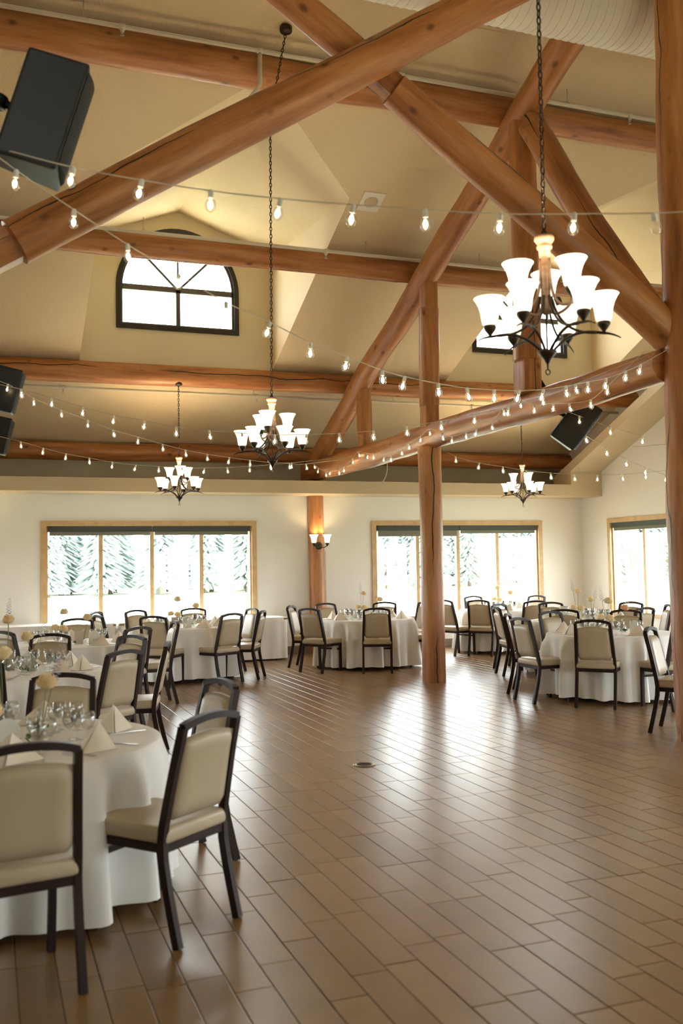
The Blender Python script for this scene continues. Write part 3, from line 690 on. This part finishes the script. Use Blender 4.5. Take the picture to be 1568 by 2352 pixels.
string([(6.24, 12.11, 3.15), (6.55, 11.99, 3.05), (6.86, 11.87, 2.99), (7.17, 11.75, 2.93), (7.49, 11.63, 2.89), (7.80, 11.51, 2.86), (8.10, 11.39, 2.85), (8.42, 11.27, 2.85), (8.73, 11.15, 2.87), (9.04, 11.03, 2.90), (9.36, 10.9, 2.94)], (TX + .15, 12.2, 3.30), (11.72, 10.0, 3.6), 'string of globe bulbs crossing the right bay above the far window')
string([(6.28, 9.42, 3.29), (6.58, 9.46, 3.11), (6.90, 9.50, 2.97), (7.20, 9.54, 2.85), (7.50, 9.57, 2.76), (7.82, 9.61, 2.68), (8.14, 9.65, 2.63)], (TX + .12, 9.36, 3.45), (11.72, 10.4, 3.4), 'string of globe bulbs dropping steeply to the right from the tie beam')
string([(6.30, 9.16, 3.28), (6.57, 8.97, 3.14), (6.85, 8.77, 3.02), (7.14, 8.57, 2.92)], (TX + .15, 9.3, 3.42), (11.6, 5.4, 3.4), 'short visible run of globe bulbs beside the thick right post')
t = tag(MB().tube(bez([(5.95, 13.9, 3.25), (6.0, 13.9, 2.95), (5.75, 13.9, 2.8), (5.55, 13.95, 2.82)]), .006, 6).build('loose_cord', 'cord'), 'loose white cord end hanging below the tie beam', 'cord')
t = tag(MB().tube([(TX + .16, YB - .02, 1.9), (TX + .165, YB - .02, .8)], .005, 6).build('sconce_cord', 'cord'), 'thin white cord running down beside the log pilaster', 'cord')
# ---------------------------------------------------------------- floor outlet
t = thing('floor_outlet', 'round recessed floor outlet in the middle of the tiles', 'outlet', (2.92, 7.42, 0))
MB().lathe([(.062, .0), (.066, .007), (.086, .008), (.094, .003), (.095, 0)], 28).build('rim', 'brass', t)
MB().lathe([(0, .0015), (.064, .0015)], 28).build('recess_disc', 'hole', t)  # flat dark disc; shade inside the recess is put into its colour
# ---------------------------------------------------------------- tables
TABLES = {
    'T1': ((.12, 5.28), 'nearest left table'),
    'T2': ((.25, 8.90), 'second left table'),
    'T3': ((.95, 11.9), 'table with card 14'),
    'T4': ((2.75, 14.3), 'left window table'),
    'T5': ((5.80, 14.5), 'centre table'),
    'T6': ((8.95, 15.7), 'farthest right table'),
    'T7': ((8.25, 12.1), 'middle right table'),
    'T8': ((7.12, 9.85), 'nearest right table'),
}
TR, TH = .76, .755
def tablecloth(seed, c):
    r_ = random.Random(seed); n = 168; mb = MB(); vs = []; rings = [(0., 0), (.3, 0), (.55, 0), (.72, 0), (TR - .008, 0), (TR + .004, .006)]
    comps = [(r_.randint(11, 14), r_.uniform(0, 6.28), 1.), (r_.randint(17, 23), r_.uniform(0, 6.28), .9), (r_.randint(5, 8), r_.uniform(0, 6.28), .5)]
    def fold(a):
        f_ = sum(w * math.sin(k * a + p) for k, p, w in comps) / 2.0
        return math.copysign(abs(f_) ** .8, f_)
    base = .05
    steps = 14
    for rr, dz in rings:
        for k in range(n):
            a = 2 * math.pi * k / n; vs.append((rr * math.cos(a), rr * math.sin(a), TH + .008 - dz))
    for j in range(1, steps + 1):
        t_ = j / steps; amp = .034 + .08 * t_ ** .7
        for k in range(n):
            a = 2 * math.pi * k / n; f = fold(a); f = f * (1.15 if f > 0 else .75)
            rr = TR + .008 + .012 * t_ + amp * f * min(1, t_ * 6); zb = base + .012 * math.sin(3 * a + seed)
            vs.append((rr * math.cos(a + .03 * f * t_), rr * math.sin(a + .03 * f * t_), TH - (TH - zb) * t_))
    N = len(rings) + steps; fs = []
    for i in range(N - 1):
        for k in range(n): fs.append((i * n + k, i * n + (k + 1) % n, (i + 1) * n + (k + 1) % n, (i + 1) * n + k))
    mb.add(vs, fs, True); return mb
tb = thing('round_table', '', 'table')
MB().lathe([(0, TH), (TR - .01, TH), (TR - .006, TH - .01), (TR - .01, TH - .025), (0, TH - .025)], 48).build('tabletop', 'table_wood', tb)
for k in range(4):
    a = math.pi / 4 + k * math.pi / 2; x, y = .5 * math.cos(a), .5 * math.sin(a)
    MB().tube([(x, y, TH - .03), (x * 1.05, y * 1.05, .0)], .016, 8).build('leg', 'table_metal', tb)
NAPM = None
def napkin_mesh(seed):
    r_ = random.Random(seed); mb = MB()
    ap = Vector((r_.uniform(-.01, .01), 0, .135)); L_ = Vector((-.15, .03, .002)); R_ = Vector((.15, .03, .002)); F_ = Vector((0, -.095, .002)); B_ = Vector((0, .095, .002))
    def face(a, b, c, bulge):
        n = 6; vs = []; idx = {}; fs = []; nn = (b - a).cross(c - a).normalized()
        for i in range(n + 1):
            for j in range(n + 1 - i):
                u, v = i / n, j / n; w = 1 - u - v; idx[i, j] = len(vs); vs.append(a * w + b * u + c * v + nn * bulge * 27 * u * v * w)
        for i in range(n):
            for j in range(n - i):
                fs.append((idx[i, j], idx[i + 1, j], idx[i, j + 1]))
                if j < n - i - 1: fs.append((idx[i + 1, j], idx[i + 1, j + 1], idx[i, j + 1]))
        mb.add(vs, fs, True)
    mid = Vector((0, -.022, .118))
    face(L_, F_, ap, -.012); face(F_, R_, ap, -.012); face(R_, B_, ap, .008); face(B_, L_, ap, .008)
    # open front flaps standing slightly proud
    face(L_ + Vector((.0, -.012, 0)), Vector((-.012, -.104, .004)), ap + Vector((0, -.006, -.004)), .010)
    return mb.mesh('napkin', 'napkin')
NAPS = [napkin_mesh(i) for i in range(4)]
WG = MB().lathe([(.0, .0), (.033, .001), (.034, .003), (.012, .007), (.0045, .013), (.0038, .04), (.005, .058), (.014, .066), (.028, .082), (.036, .105), (.037, .125), (.033, .155), (.0318, .155), (.0355, .125), (.0345, .106), (.027, .084), (.012, .069), (.0, .066)], 20).mesh('wine_glass', 'glass')
VASE = MB().lathe([(.0, .0), (.034, .001), (.040, .01), (.042, .04), (.036, .075), (.018, .10), (.012, .12), (.012, .155), (.016, .165), (.0145, .165), (.0105, .154), (.0105, .12), (.016, .099), (.034, .074), (.040, .04), (.037, .012), (.0, .005)], 18).mesh('bud_vase', 'glass')
TUMB = MB().lathe([(.0, .0), (.033, .0), (.036, .006), (.040, .09), (.0385, .09), (.0345, .008), (.0, .006)], 18).mesh('votive_glass', 'glass')
def petal_mb(mb, M, w, l, cup):
    vs = []; n = 4
    for i in range(n + 1):
        v = i / n; ww = w * math.sin(math.pi * (.12 + .75 * v)) ** .7
        for j in range(5):
            u = -1 + j / 2; vs.append(M @ Vector((u * ww, -cup * (1 - v) ** 2 * 0 + cup * (math.sin(v * 2.2)) - .25 * ww * u * u, v * l)))
    fs = [(i * 5 + j, i * 5 + j + 1, i * 5 + j + 6, i * 5 + j + 5) for i in range(n) for j in range(4)]
    mb.add(vs, fs, True)
def rose_mesh(m, seed, size=1.):
    r_ = random.Random(seed); mb = MB()
    for layer, (cnt, tilt, ln) in enumerate(((3, 4, .050), (4, 12, .053), (5, 22, .053), (6, 34, .051), (7, 48, .048))):
        for k in range(cnt):
            a = 2 * math.pi * k / cnt + layer * .6 + r_.uniform(-.15, .15)
            M = Matrix.Rotation(a, 4, 'Z') @ Matrix.Translation((0, .004 + .003 * layer, 0)) @ Matrix.Rotation(R(-tilt + r_.uniform(-8, 8)), 4, 'X')
            petal_mb(mb, M, .030 * size, ln * size, .018)
    return mb.mesh('blossom', m)
ROSES = [rose_mesh('rose', 1), rose_mesh('rose', 2, 1.15), rose_mesh('peach', 3)]
def spike_mesh(m, seed, h=.2):
    r_ = random.Random(seed); mb = MB()
    for k in range(34):
        z = h * k / 34; a = k * 2.4; rr = .017 * (1 - .7 * k / 34) + .004; s = .012 * (1 - .55 * k / 34)
        c = Vector((rr * math.cos(a), rr * math.sin(a), z))
        for e in range(4):
            M = Matrix.Translation(c) @ Matrix.Rotation(a + e * 1.57, 4, 'Z') @ Matrix.Rotation(R(-60), 4, 'X'); petal_mb(mb, M, s * .6, s * 1.4, .002)
    return mb.mesh('blossom', m)
SPIKES = [spike_mesh('lavender', 1), spike_mesh('white_bloom', 2, .16)]
def leaf_mesh(seed):
    r_ = random.Random(seed); mb = MB()
    for k in range(9):
        M = Matrix.Translation((r_.uniform(-.05, .05), r_.uniform(-.03, .03), .01 + r_.uniform(0, .04))) @ Matrix.Rotation(r_.uniform(0, 6.28), 4, 'Z') @ Matrix.Rotation(R(r_.uniform(-85, -30)), 4, 'X')
        petal_mb(mb, M, .013, .05, .006)
    return mb.mesh('leaf_sprig', 'leaf')
LEAVES = [leaf_mesh(1), leaf_mesh(2)]
ACRY = MB()
pts = [(-.06, 0, 0), (.06, 0, 0)] + [(.06 * math.cos(math.pi * i / 16), 0, .10 + .06 * math.sin(math.pi * i / 16)) for i in range(17)]
ACRY.prism(pts, (0, .006, 0)); ACARD = ACRY.mesh('arch_card', 'card')
MENU = MB().box(-.05, .05, -.002, .002, 0, .15).mesh('menu_card', 'menu')
FORK = MB().strip([(0, -.1, .004), (0, 0, .006), (0, .06, .004)], .006, .0015, (1, 0, 0)).box(-.011, -.007, .06, .1, .003, .006).box(-.003, .001, .06, .1, .003, .006).box(.006, .010, .06, .1, .003, .006).mesh('fork', 'steel')
KNIFE = MB().strip([(0, -.11, .004), (0, .11, .004)], .007, .0015, (1, 0, 0)).mesh('knife', 'steel')
def flower(kind, base, top, where, grp, pos='taller '):
    base, top = Vector(base), Vector(top)
    if kind[0] == 'r':
        lab = ('cream', 'large cream', 'peach')[int(kind[1])] + ' rose stem'; me = ROSES[int(kind[1])]; nm = 'rose_stem'
    else:
        lab = ('lavender delphinium', 'white delphinium')[int(kind[1])] + ' stem'; me = SPIKES[int(kind[1])]; nm = 'delphinium_stem'
    t = thing(nm, pos + lab + ' in a glass vase on the ' + where, 'flower', base, 0, grp)
    mid = (top - base) * .5 + Vector((.01, .008, .02))
    MB().tube(bez([(0, 0, 0), mid, top - base], 8), .0025, 5).build('stem', 'stem', t)
    b_ = link('blossom', me, t, top - base); b_.rotation_euler = ((top - base).normalized().to_track_quat('Z', 'Y')).to_euler()
    if kind[0] == 'r': b_.scale = (.85, .85, 1.35)
    return t
CH = []     # filled below: (table, x, y, heading, label)
def lettering(txt, size, parent, loc):
    cu = bpy.data.curves.new('lettering', 'FONT'); cu.body = txt; cu.size = size; cu.align_x = 'CENTER'; cu.extrude = .0006
    o = bpy.data.objects.new('tmp', cu); COL.objects.link(o); bpy.context.view_layer.update()
    me = bpy.data.meshes.new_from_object(o.evaluated_get(bpy.context.evaluated_depsgraph_get())); bpy.data.objects.remove(o)
    me.materials.clear(); me.materials.append(MATS['ink']); q_ = link('lettering', me, parent, loc); q_.rotation_euler = (R(90), 0, 0); return q_
CHAIRS = [
    ('T1', .105, 4.19, 99, 'nearest chair, its back to the camera and cut off by the left edge'),
    ('T1', .77, 4.58, 129, 'large chair seen from behind at the right side of the nearest table'),
    ('T1', .37, 6.10, -108, 'chair on the far side of the nearest table, facing the camera'),
    ('T1', 1.00, 5.50, -166, 'chair half hidden behind the large foreground chair at the nearest table'),
    ('T2', .86, 8.17, 130, 'cream backed chair at the front right of the second table on the left'),
    ('T2', -.03, 7.92, 82, 'chair cut by the left edge in front of the second table'),
    ('T2', .55, 10.05, -105, 'chair facing the camera behind the second table on the left'),
    ('T2', 1.10, 9.46, -147, 'chair facing the camera at the far right of the second table'),
    ('T2', 1.22, 8.65, 166, 'chair seen edge on from behind right of the second table'),
    ('T3', .40, 11.30, 39, 'dark backed chair by the left edge in front of the table with the card 14'),
    ('T3', 1.11, 13.0, -97, 'chair facing the camera behind the flowers and the card 14'),
    ('T3', 1.43, 11.2, 126, 'chair at the front right of the table with the card 14'),
    ('T3', 1.88, 11.82, -178, 'chair seen edge on at the right of the table with the card 14'),
    ('T3', -.02, 12.75, -45, 'chair cut by the left edge in front of the long buffet table'),
    ('T4', 1.80, 14.15, 12, 'dark backed chair at the left of the table by the left window'),
    ('T4', 1.85, 14.98, -32, 'chair just behind another at the left of the table by the left window'),
    ('T4', 2.36, 15.05, -61, 'cream backed chair facing the camera in front of the left window'),
    ('T4', 2.33, 13.51, 55, 'chair with its back to the camera at the left front of the window table'),
    ('T4', 3.11, 13.52, 118, 'chair with its back to the camera at the right front of the window table'),
    ('T4', 3.60, 14.50, -168, 'cream chair at the far right of the window table'),
    ('T4', 3.56, 13.86, 152, 'chair seen almost edge on beside the end of the buffet skirt'),
    ('T4', 3.03, 15.05, -110, 'chair facing the camera behind the flowers of the window table'),
    ('T5', 4.93, 14.86, -36, 'pale lit chair seen nearly edge on at the left of the centre table'),
    ('T5', 4.89, 14.12, 33, 'chair turned right in front of the left side of the centre table'),
    ('T5', 5.56, 15.32, -75, 'chair facing the camera beside the log pilaster'),
    ('T5', 5.63, 13.65, 66, 'chair with its back square to the camera at the centre table'),
    ('T5', 6.30, 15.10, -125, 'chair facing the camera behind the right of the centre table'),
    ('T5', 6.61, 14.09, 153, 'chair whose seat shows left of the central log column'),
    ('T5', 6.78, 14.85, 197, 'chair mostly hidden behind the central log column'),
    ('T6', 7.94, 15.48, 16, 'chair showing to the right of the central log column'),
    ('T6', 8.31, 15.14, 41, 'chair with its back to the camera at the farthest table'),
    ('T6', 8.95, 16.42, -85, 'chair behind the farthest table, only its top rail showing'),
    ('T6', 9.68, 15.98, -160, 'chair right of the flowers of the farthest table, in front of the window jamb'),
    ('T7', 7.69, 13.02, -63, 'chair half hidden at the far left of the middle right table'),
    ('T7', 7.30, 12.33, -15, 'rounded chair seen from the side at the left of the middle right table'),
    ('T6', 8.68, 14.25, 77, 'chair with its back to the camera between the farthest and middle right tables'),
    ('T7', 8.42, 13.0, -103, 'chair facing the camera behind the middle right table'),
    ('T7', 7.60, 11.42, 42, 'chair seen from behind between the two right hand tables'),
    ('T8', 7.03, 10.62, -77, 'chair facing the camera on the far left of the nearest right table'),
    ('T8', 6.46, 10.56, -40, 'pale lit chair seen nearly edge on at the left of the nearest right table'),
    ('T8', 6.20, 9.89, 1, 'chair turned right at the left front of the nearest right table'),
    ('T8', 6.55, 9.28, 43, 'chair with its back square to the camera at the nearest right table'),
    ('T8', 7.14, 8.83, 95, 'chair partly hidden by the thick post at the nearest right table'),
    ('T8', 7.74, 10.46, -138, 'chair facing the camera behind the glasses of the nearest right table'),
    ('', 6.26, 7.52, -52, 'shiny backed chair facing right beside the thick right post'),
    ('T7', 8.42, 11.25, 105, 'chair with a light gap seen behind the glasses of the nearest right table'),
    ('T7', 9.20, 12.43, -157, 'chair in front of the right wall window, facing left'),
    ('T7', 9.05, 11.62, 154, 'chair seen edge on in front of the right wall window'),
]
for i, (key, ((x, y), where)) in enumerate(TABLES.items()):
    o = tb if i == 0 else copy_tree(tb)
    o.location = (x, y, 0); o.rotation_euler = (0, 0, .4 * i); tag(o, 'round folding table under the white cloth, ' + where, 'table', 'round tables')
    c = tablecloth(i + 3, (x, y)).build('tablecloth', 'cloth'); c.location = (x, y, .002)
    tag(c, 'white cloth draped to the floor over the ' + where, 'tablecloth', 'round white tablecloths')
    r_ = random.Random(40 + i); z = TH + .0105
    place = [math.atan2(cy - y, cx - x) for (k_, cx, cy, h_, l_) in CHAIRS if k_ == key]
    used_ = {}
    for a in place:
        vd = R(90) - math.atan2(x, y); o8 = int(round(((a - vd) % (2 * math.pi)) / (math.pi / 4))) % 8
        side = ('far', 'far left', 'left', 'near left', 'near', 'near right', 'right', 'far right')[o8] + ' edge of the ' + where
        a += r_.uniform(-.08, .08)
        P = lambda r, da=0.: (x + r * math.cos(a + da), y + r * math.sin(a + da), z)
        tag(link('napkin', NAPS[r_.randrange(4)], None, P(.56), a + math.pi / 2 + r_.uniform(-.4, .4)), 'ivory tent folded napkin at the ' + side, 'napkin', 'napkins on the ' + where)
        for da, rr, gn in ((.30, .42, 'outermost'), (.52, .36, 'middle'), (.42, .29, 'innermost')):
            tag(link('wine_glass', WG, None, P(rr + r_.uniform(-.02, .02), da * 1.0), 0), gn + ' clear stemmed glass by the ' + side, 'glass', 'glasses on the ' + where)
        tag(link('fork', FORK, None, P(.60, -.26), a + math.pi / 2), 'steel fork beside the napkin at the ' + side, 'fork', 'forks on the ' + where)
        tag(link('knife', KNIFE, None, P(.60, .24), a + math.pi / 2), 'steel knife beside the napkin at the ' + side, 'knife', 'knives on the ' + where)
    # flowers near the middle
    v1 = Vector((x + r_.uniform(-.05, .05) - .04, y + .05, z)); v2 = Vector((x + .14, y - .06, z)); v3 = Vector((x - .16, y - .1, z))
    for j, (v, me, nm, lb) in enumerate(((v1, VASE, 'bud_vase', 'tall clear bottle vase'), (v2, VASE, 'bud_vase', 'second clear bottle vase'), (v3, TUMB, 'votive_glass', 'low clear votive glass'))):
        tag(link(nm, me, None, v), lb + ' holding flowers on the ' + where if j < 2 else lb + ' on the ' + where, 'vase' if j < 2 else 'glass', 'vases on the round tables')
    up = Vector((0, 0, 1)); g = 'flowers on the ' + where
    hh = r_.uniform(-.03, .05)
    flower('r1' if i % 2 else 'r0', v1 + up * .02, v1 + Vector((r_.uniform(-.04, .04), .0, .37 + hh)), where, g)
    flower('d0' if i % 3 != 2 else 'd1', v1 + up * .02, v1 + Vector((-.06 + r_.uniform(0, .08), .02, .40 + hh)), where, g)
    flower('r2' if key == 'T8' else 'r1', v2 + up * .02, v2 + Vector((r_.uniform(-.05, .05), -.02, .27)), where, g, 'shorter ')
    flower('d1' if i % 2 else 'd0', v2 + up * .02, v2 + Vector((.07, .02, .30)), where, g, 'shorter ')
    flower('r0', v3 + up * .01, v3 + Vector((-.02, .01, .17)), where, g, 'lowest ')
    flower('r1', v3 + up * .01, v3 + Vector((.06, -.02, .15)), where, g, 'lowest ')
    tag(link('leaf_sprig', LEAVES[i % 2], None, (x + .05, y - .2, z)), 'green leaf sprig on the near side of the ' + where, 'leaves', 'leaf sprigs on the round tables')
    tag(link('leaf_sprig', LEAVES[(i + 1) % 2], None, (x + .16, y + .14, z), 1.), 'green leaf sprig beyond the vases on the ' + where, 'leaves', 'leaf sprigs on the round tables')
    cpos = {'T1': (-.02, -.28), 'T2': (.1, -.05), 'T3': (.24, -.34), 'T4': (.02, -.3), 'T5': (-.18, .12), 'T6': (.15, -.1), 'T7': (-.1, -.3), 'T8': (.12, -.32)}[key]
    cd = link('arch_card', ACARD, None, (x + cpos[0], y + cpos[1], z), -math.atan2(x, y) + r_.uniform(-.1, .1)); tag(cd, 'frosted arched card standing on the ' + where, 'card', 'arched table cards')
    if key == 'T3': lettering('14', .05, cd, (.012, -.0012, .03)); cd['label'] = 'frosted arched card printed with 14'
    if key in ('T3', 'T4', 'T2'):
        mc = link('menu_card', MENU, None, (x + cpos[0] - .16, y + cpos[1] + .14, z), -.1); mc.rotation_euler.x = 0
        tag(mc, 'tan upright menu card on the ' + where, 'card', 'menu cards')
# pitchers on the right hand tables
PIT = MB().lathe([(0, 0), (.05, 0), (.055, .01), (.065, .17), (.07, .2), (.062, .2), (.058, .17), (.048, .015), (0, .012)], 20).mesh('ice_bucket', 'plastic_white')
for (x, y, lb) in ((8.12, 12.35, 'white pitcher with flowers on the middle right table'), (9.0, 11.35, 'white pitcher on the middle right table near the right wall window')):
    if (Vector((x, y)) - Vector(TABLES['T7'][0])).length < .75:
        tag(link('pitcher', PIT, None, (x, y, TH + .0105)), lb, 'pitcher')
# ---------------------------------------------------------------- buffet along the back wall
def buffet(x0, x1, y0, y1, label, n):
    t = thing('buffet_table', 'folding buffet table under the pleated skirt, ' + label, 'table', ((x0 + x1) / 2, (y0 + y1) / 2, 0), 0, 'buffet tables')
    hw, hd = (x1 - x0) / 2, (y1 - y0) / 2
    MB().box(-hw + .01, hw - .01, -hd + .01, hd - .01, .70, .73).build('tabletop', 'table_wood', t)
    for sx in (-1, 1):
        for sy in (-1, 1): MB().tube([(sx * (hw - .2), sy * (hd - .1), 0), (sx * (hw - .2), sy * (hd - .1), .71)], .015, 8).build('leg', 'table_metal', t)
    mb = MB(); c = .12; per = []
    seg = 260
    def pt(s):
        # rounded rectangle perimeter
        pts_ = []; W, D = hw - c, hd - c
        total = 4 * (W + D) + 2 * math.pi * c; u = s * total
        for (ln, f) in ((2 * W, lambda q_: (-W + q_, -hd)), (math.pi * c / 2, lambda q_: (W + c * math.sin(q_ / c), -D - c * math.cos(q_ / c))), (2 * D, lambda q_: (hw, -D + q_)), (math.pi * c / 2, lambda q_: (W + c * math.cos(q_ / c), D + c * math.sin(q_ / c))), (2 * W, lambda q_: (W - q_, hd)), (math.pi * c / 2, lambda q_: (-W - c * math.sin(q_ / c), D + c * math.cos(q_ / c))), (2 * D, lambda q_: (-hw, D - q_)), (math.pi * c / 2, lambda q_: (-W - c * math.cos(q_ / c), -D - c * math.sin(q_ / c)))):
            if u <= ln: return f(u)
            u -= ln
        return (-W, -hd)
    r_ = random.Random(n); phs = [r_.uniform(0, 6.28) for _ in range(4)]
    for j in range(10):
        z = .738 - (.738 - .03) * max(0, (j - 1)) / 8
        for k in range(seg):
            x, y = pt(k / seg); t_ = max(0, j - 1) / 8
            f = .012 * math.sin(k / seg * 2 * math.pi * 34 + phs[0] + .6 * math.sin(k * .11 + phs[1])) * (.5 + .9 * t_) + .012 * t_ * math.sin(k / seg * 2 * math.pi * 15 + phs[2])
            l = math.hypot(x / hw, y / hd); nx, ny = (x / hw ** 2, y / hd ** 2); nl = math.hypot(nx, ny)
            ex = 0 if j == 0 else f
            ix = (1 - .02) if j == 0 else 1
            per.append((x * ix + nx / nl * ex, y * ix + ny / nl * ex, .741 if j == 0 else z))
    fs = [(i * seg + k, i * seg + (k + 1) % seg, (i + 1) * seg + (k + 1) % seg, (i + 1) * seg + k) for i in range(9) for k in range(seg)]
    fs.append(tuple(range(seg)))
    mb.add(per, fs, True); mb.sm[-1] = False
    o = mb.build('table_skirt', 'cloth'); o.location = ((x0 + x1) / 2, (y0 + y1) / 2, 0)
    tag(o, 'white pleated cloth skirt over the buffet table, ' + label, 'tablecloth', 'buffet skirts')
buffet(-.9, 2.03, 16.15, 16.88, 'left length below the left window', 1)
buffet(2.06, 4.98, 16.15, 16.88, 'right length ending beside the log pilaster', 2)
# ---------------------------------------------------------------- chairs
def make_chair():
    t = thing('banquet_chair', '', 'chair')
    prof = [(-.285, 0), (-.255, .12), (-.225, .25), (-.205, .36), (-.20, .44), (-.21, .52), (-.235, .64), (-.265, .78), (-.305, .945)]
    def ypos(z): return .213 if z < .5 else .213 - .023 * (z - .5) / .45
    for s in (-1, 1):
        MB().strip([(x, s * ypos(z), z) for x, z in prof], .0155, .019, (0, 1, 0)).build('rear_leg', 'chair_frame', t, fix=True)
        MB().strip([(.205, s * .20, 0), (.20, s * .203, .2), (.195, s * .205, .43)], .0165, .0165, (0, 1, 0)).build('leg', 'chair_frame', t, fix=True)
    arch = []
    for k in range(11):
        u = -1 + k / 5; yy = u * .193; rise = .030 * (1 - abs(u) ** 2.2)
        arch.append((-.303 - .012 * (1 - u * u), yy, .945 + rise))
    MB().strip(arch, .019, .0155, (1, 0, 0)).build('top_rail', 'chair_frame', t, fix=True)
    sf = MB()
    for s in (-1, 1): sf.box(-.205, .205, s * .206 - .011, s * .206 + .011, .395, .43)
    sf.box(.185, .208, -.2, .2, .395, .43); sf.box(-.215, -.192, -.2, .2, .395, .43)
    sf.build('seat_frame', 'chair_frame', t, fix=True)
    MB().strip([(.2, -.2, .335), (.2, .2, .335)], .008, .012, (1, 0, 0)).build('stretcher', 'chair_frame', t, fix=True)
    MB().rbox(-.225, .235, -.222, .222, .43, .505, .022, 3).build('seat', 'vinyl', t)
    # back pad follows the lean of the posts
    n, m_ = 10, 9; vs = []; fs = []
    for side in (0, 1):
        for i in range(n + 1):
            v = i / n
            for j in range(m_ + 1):
                u = -1 + 2 * j / m_
                zt = .885 + .022 * (1 - abs(u) ** 2.2); z = .53 + (zt - .53) * v
                # post x at this height
                for (xa, za), (xb, zb_) in zip(prof[4:-1], prof[5:]):
                    if za <= z <= zb_ + 1e-6: px = xa + (xb - xa) * (z - za) / (zb_ - za); break
                edge = min(1, (1 - abs(u)) / .16, v / .09 + .0, (1 - v) / .09); edge = max(0, edge); th = .008 + .022 * math.sqrt(1 - (1 - edge) ** 2)
                hw = ypos(z) - .016
                if v < .12: hw -= .03 * (1 - v / .12) ** 2
                vs.append((px + (th if side == 0 else -th), u * hw, z))
    N = (n + 1) * (m_ + 1)
    for i in range(n):
        for j in range(m_):
            a = i * (m_ + 1) + j; fs.append((a, a + 1, a + m_ + 2, a + m_ + 1)); fs.append((N + a, N + a + m_ + 1, N + a + m_ + 2, N + a + 1))
    for i in range(n):
        for j in (0, m_):
            a = i * (m_ + 1) + j; fs.append((a, a + m_ + 1, N + a + m_ + 1, N + a))
    for j in range(m_):
        for i in (0, n):
            a = i * (m_ + 1) + j; fs.append((a, a + 1, N + a + 1, N + a))
    MB().add(vs, fs, True).build('backrest', 'vinyl', t, fix=True)
    return t
proto = make_chair()
for i, (k_, x, y, h, lab) in enumerate(CHAIRS):
    o = proto if i == 0 else copy_tree(proto)
    o.location = (x, y, .0015); o.rotation_euler = (0, 0, R(h)); tag(o, lab, 'chair', 'banquet chairs')
# ---------------------------------------------------------------- outdoors
struct('ground_outside', MB().box(-120, 190, -120, 190, -.75, -.55), 'grass', 'pale grass outside the windows')
struct('deck_back', MB().box(XL - 3, XR + 3.4, YB + .2, YB + 3.4, -.3, -.05), 'deck', 'wooden deck outside the back windows')
struct('deck_right', MB().box(XR + .2, XR + 3.4, YF - 3, YB + 3.4, -.3, -.06), 'deck', 'wooden deck outside the right windows')
for (x, y, lb) in ((11.04, 20.0, 'pale log porch post seen through the right back window'), (14.8, 19.55, 'pale log porch post seen through the right wall window')):
    log('porch_post', (x, y, -.1), (x, y, 3.4), .15, .145, lb, 50 + int(x), m='porch_log', cat='post')
rl = thing('porch_railing', 'white wooden porch railing outside the back windows', 'railing', (0, 20.25, 0))
for z in (.62, .12): MB().box(4.5, 14.5, -.03, .03, z - .03, z + .03).build('rail', 'deck', rl)
for k in range(5): MB().box(4.5 + k * 2.47 - .05, 4.5 + k * 2.47 + .05, -.05, .05, -.05, .68).build('post', 'deck', rl)
x = 4.6
while x < 14.5:
    MB().box(x - .02, x + .02, -.02, .02, .12, .62).build('baluster', 'deck', rl); x += .5
def conifer(seed, h):
    r_ = random.Random(seed); t = thing('conifer', 'pale overexposed conifer in the tree line outside', 'tree', (0, 0, 0), 0, 'conifers beyond the windows')
    MB().tube([(0, 0, 0), (0, 0, h * .95)], [.2, .02], 8).build('trunk', 'bark', t)
    mb = MB(); L = int(h * 6)
    for i in range(L):
        v = i / L; z = h * (.08 + .9 * v); rad = h * .17 * (1 - v) ** .85 + .1; n = 14
        for k in range(n):
            a = 2 * math.pi * k / n + i * .7 + r_.uniform(-.2, .2); rr = rad * r_.uniform(.7, 1.1); dz = -.35 * rr; w = .10 * rr + .05
            d = Vector((math.cos(a), math.sin(a), 0)); s = Vector((-d.y, d.x, 0)); c = Vector((0, 0, z))
            mb.add([c, c + d * rr * .6 + s * w + Vector((0, 0, dz * .5)), c + d * rr + Vector((0, 0, dz)), c + d * rr * .6 - s * w + Vector((0, 0, dz * .5)), c + d * rr * .55 + Vector((0, 0, dz * .5 + .12 * rr))], [(0, 1, 4), (1, 2, 4), (2, 3, 4), (3, 0, 4), (0, 3, 2, 1)])
    mb.build('foliage', 'conifer', t); return t
protos = [conifer(1, 12), conifer(2, 14), conifer(3, 11)]
rt = random.Random(8); spots = []
for k in range(72): spots.append((-3 + k * 1.0 + rt.uniform(-.5, .5), 78 + (k % 4) * 4.5 + rt.uniform(-1, 1)))
for k in range(14): spots.append((72 + (k % 3) * 4., 58 + k * 1.8 + rt.uniform(-.6, .6)))
for i, (x, y) in enumerate(spots):
    o = protos[i] if i < 3 else copy_tree(protos[i % 3])
    o.location = (x, y, -.56); s = rt.uniform(.8, 1.05); o.scale = (s, s, s); o.rotation_euler = (0, 0, rt.uniform(0, 6))
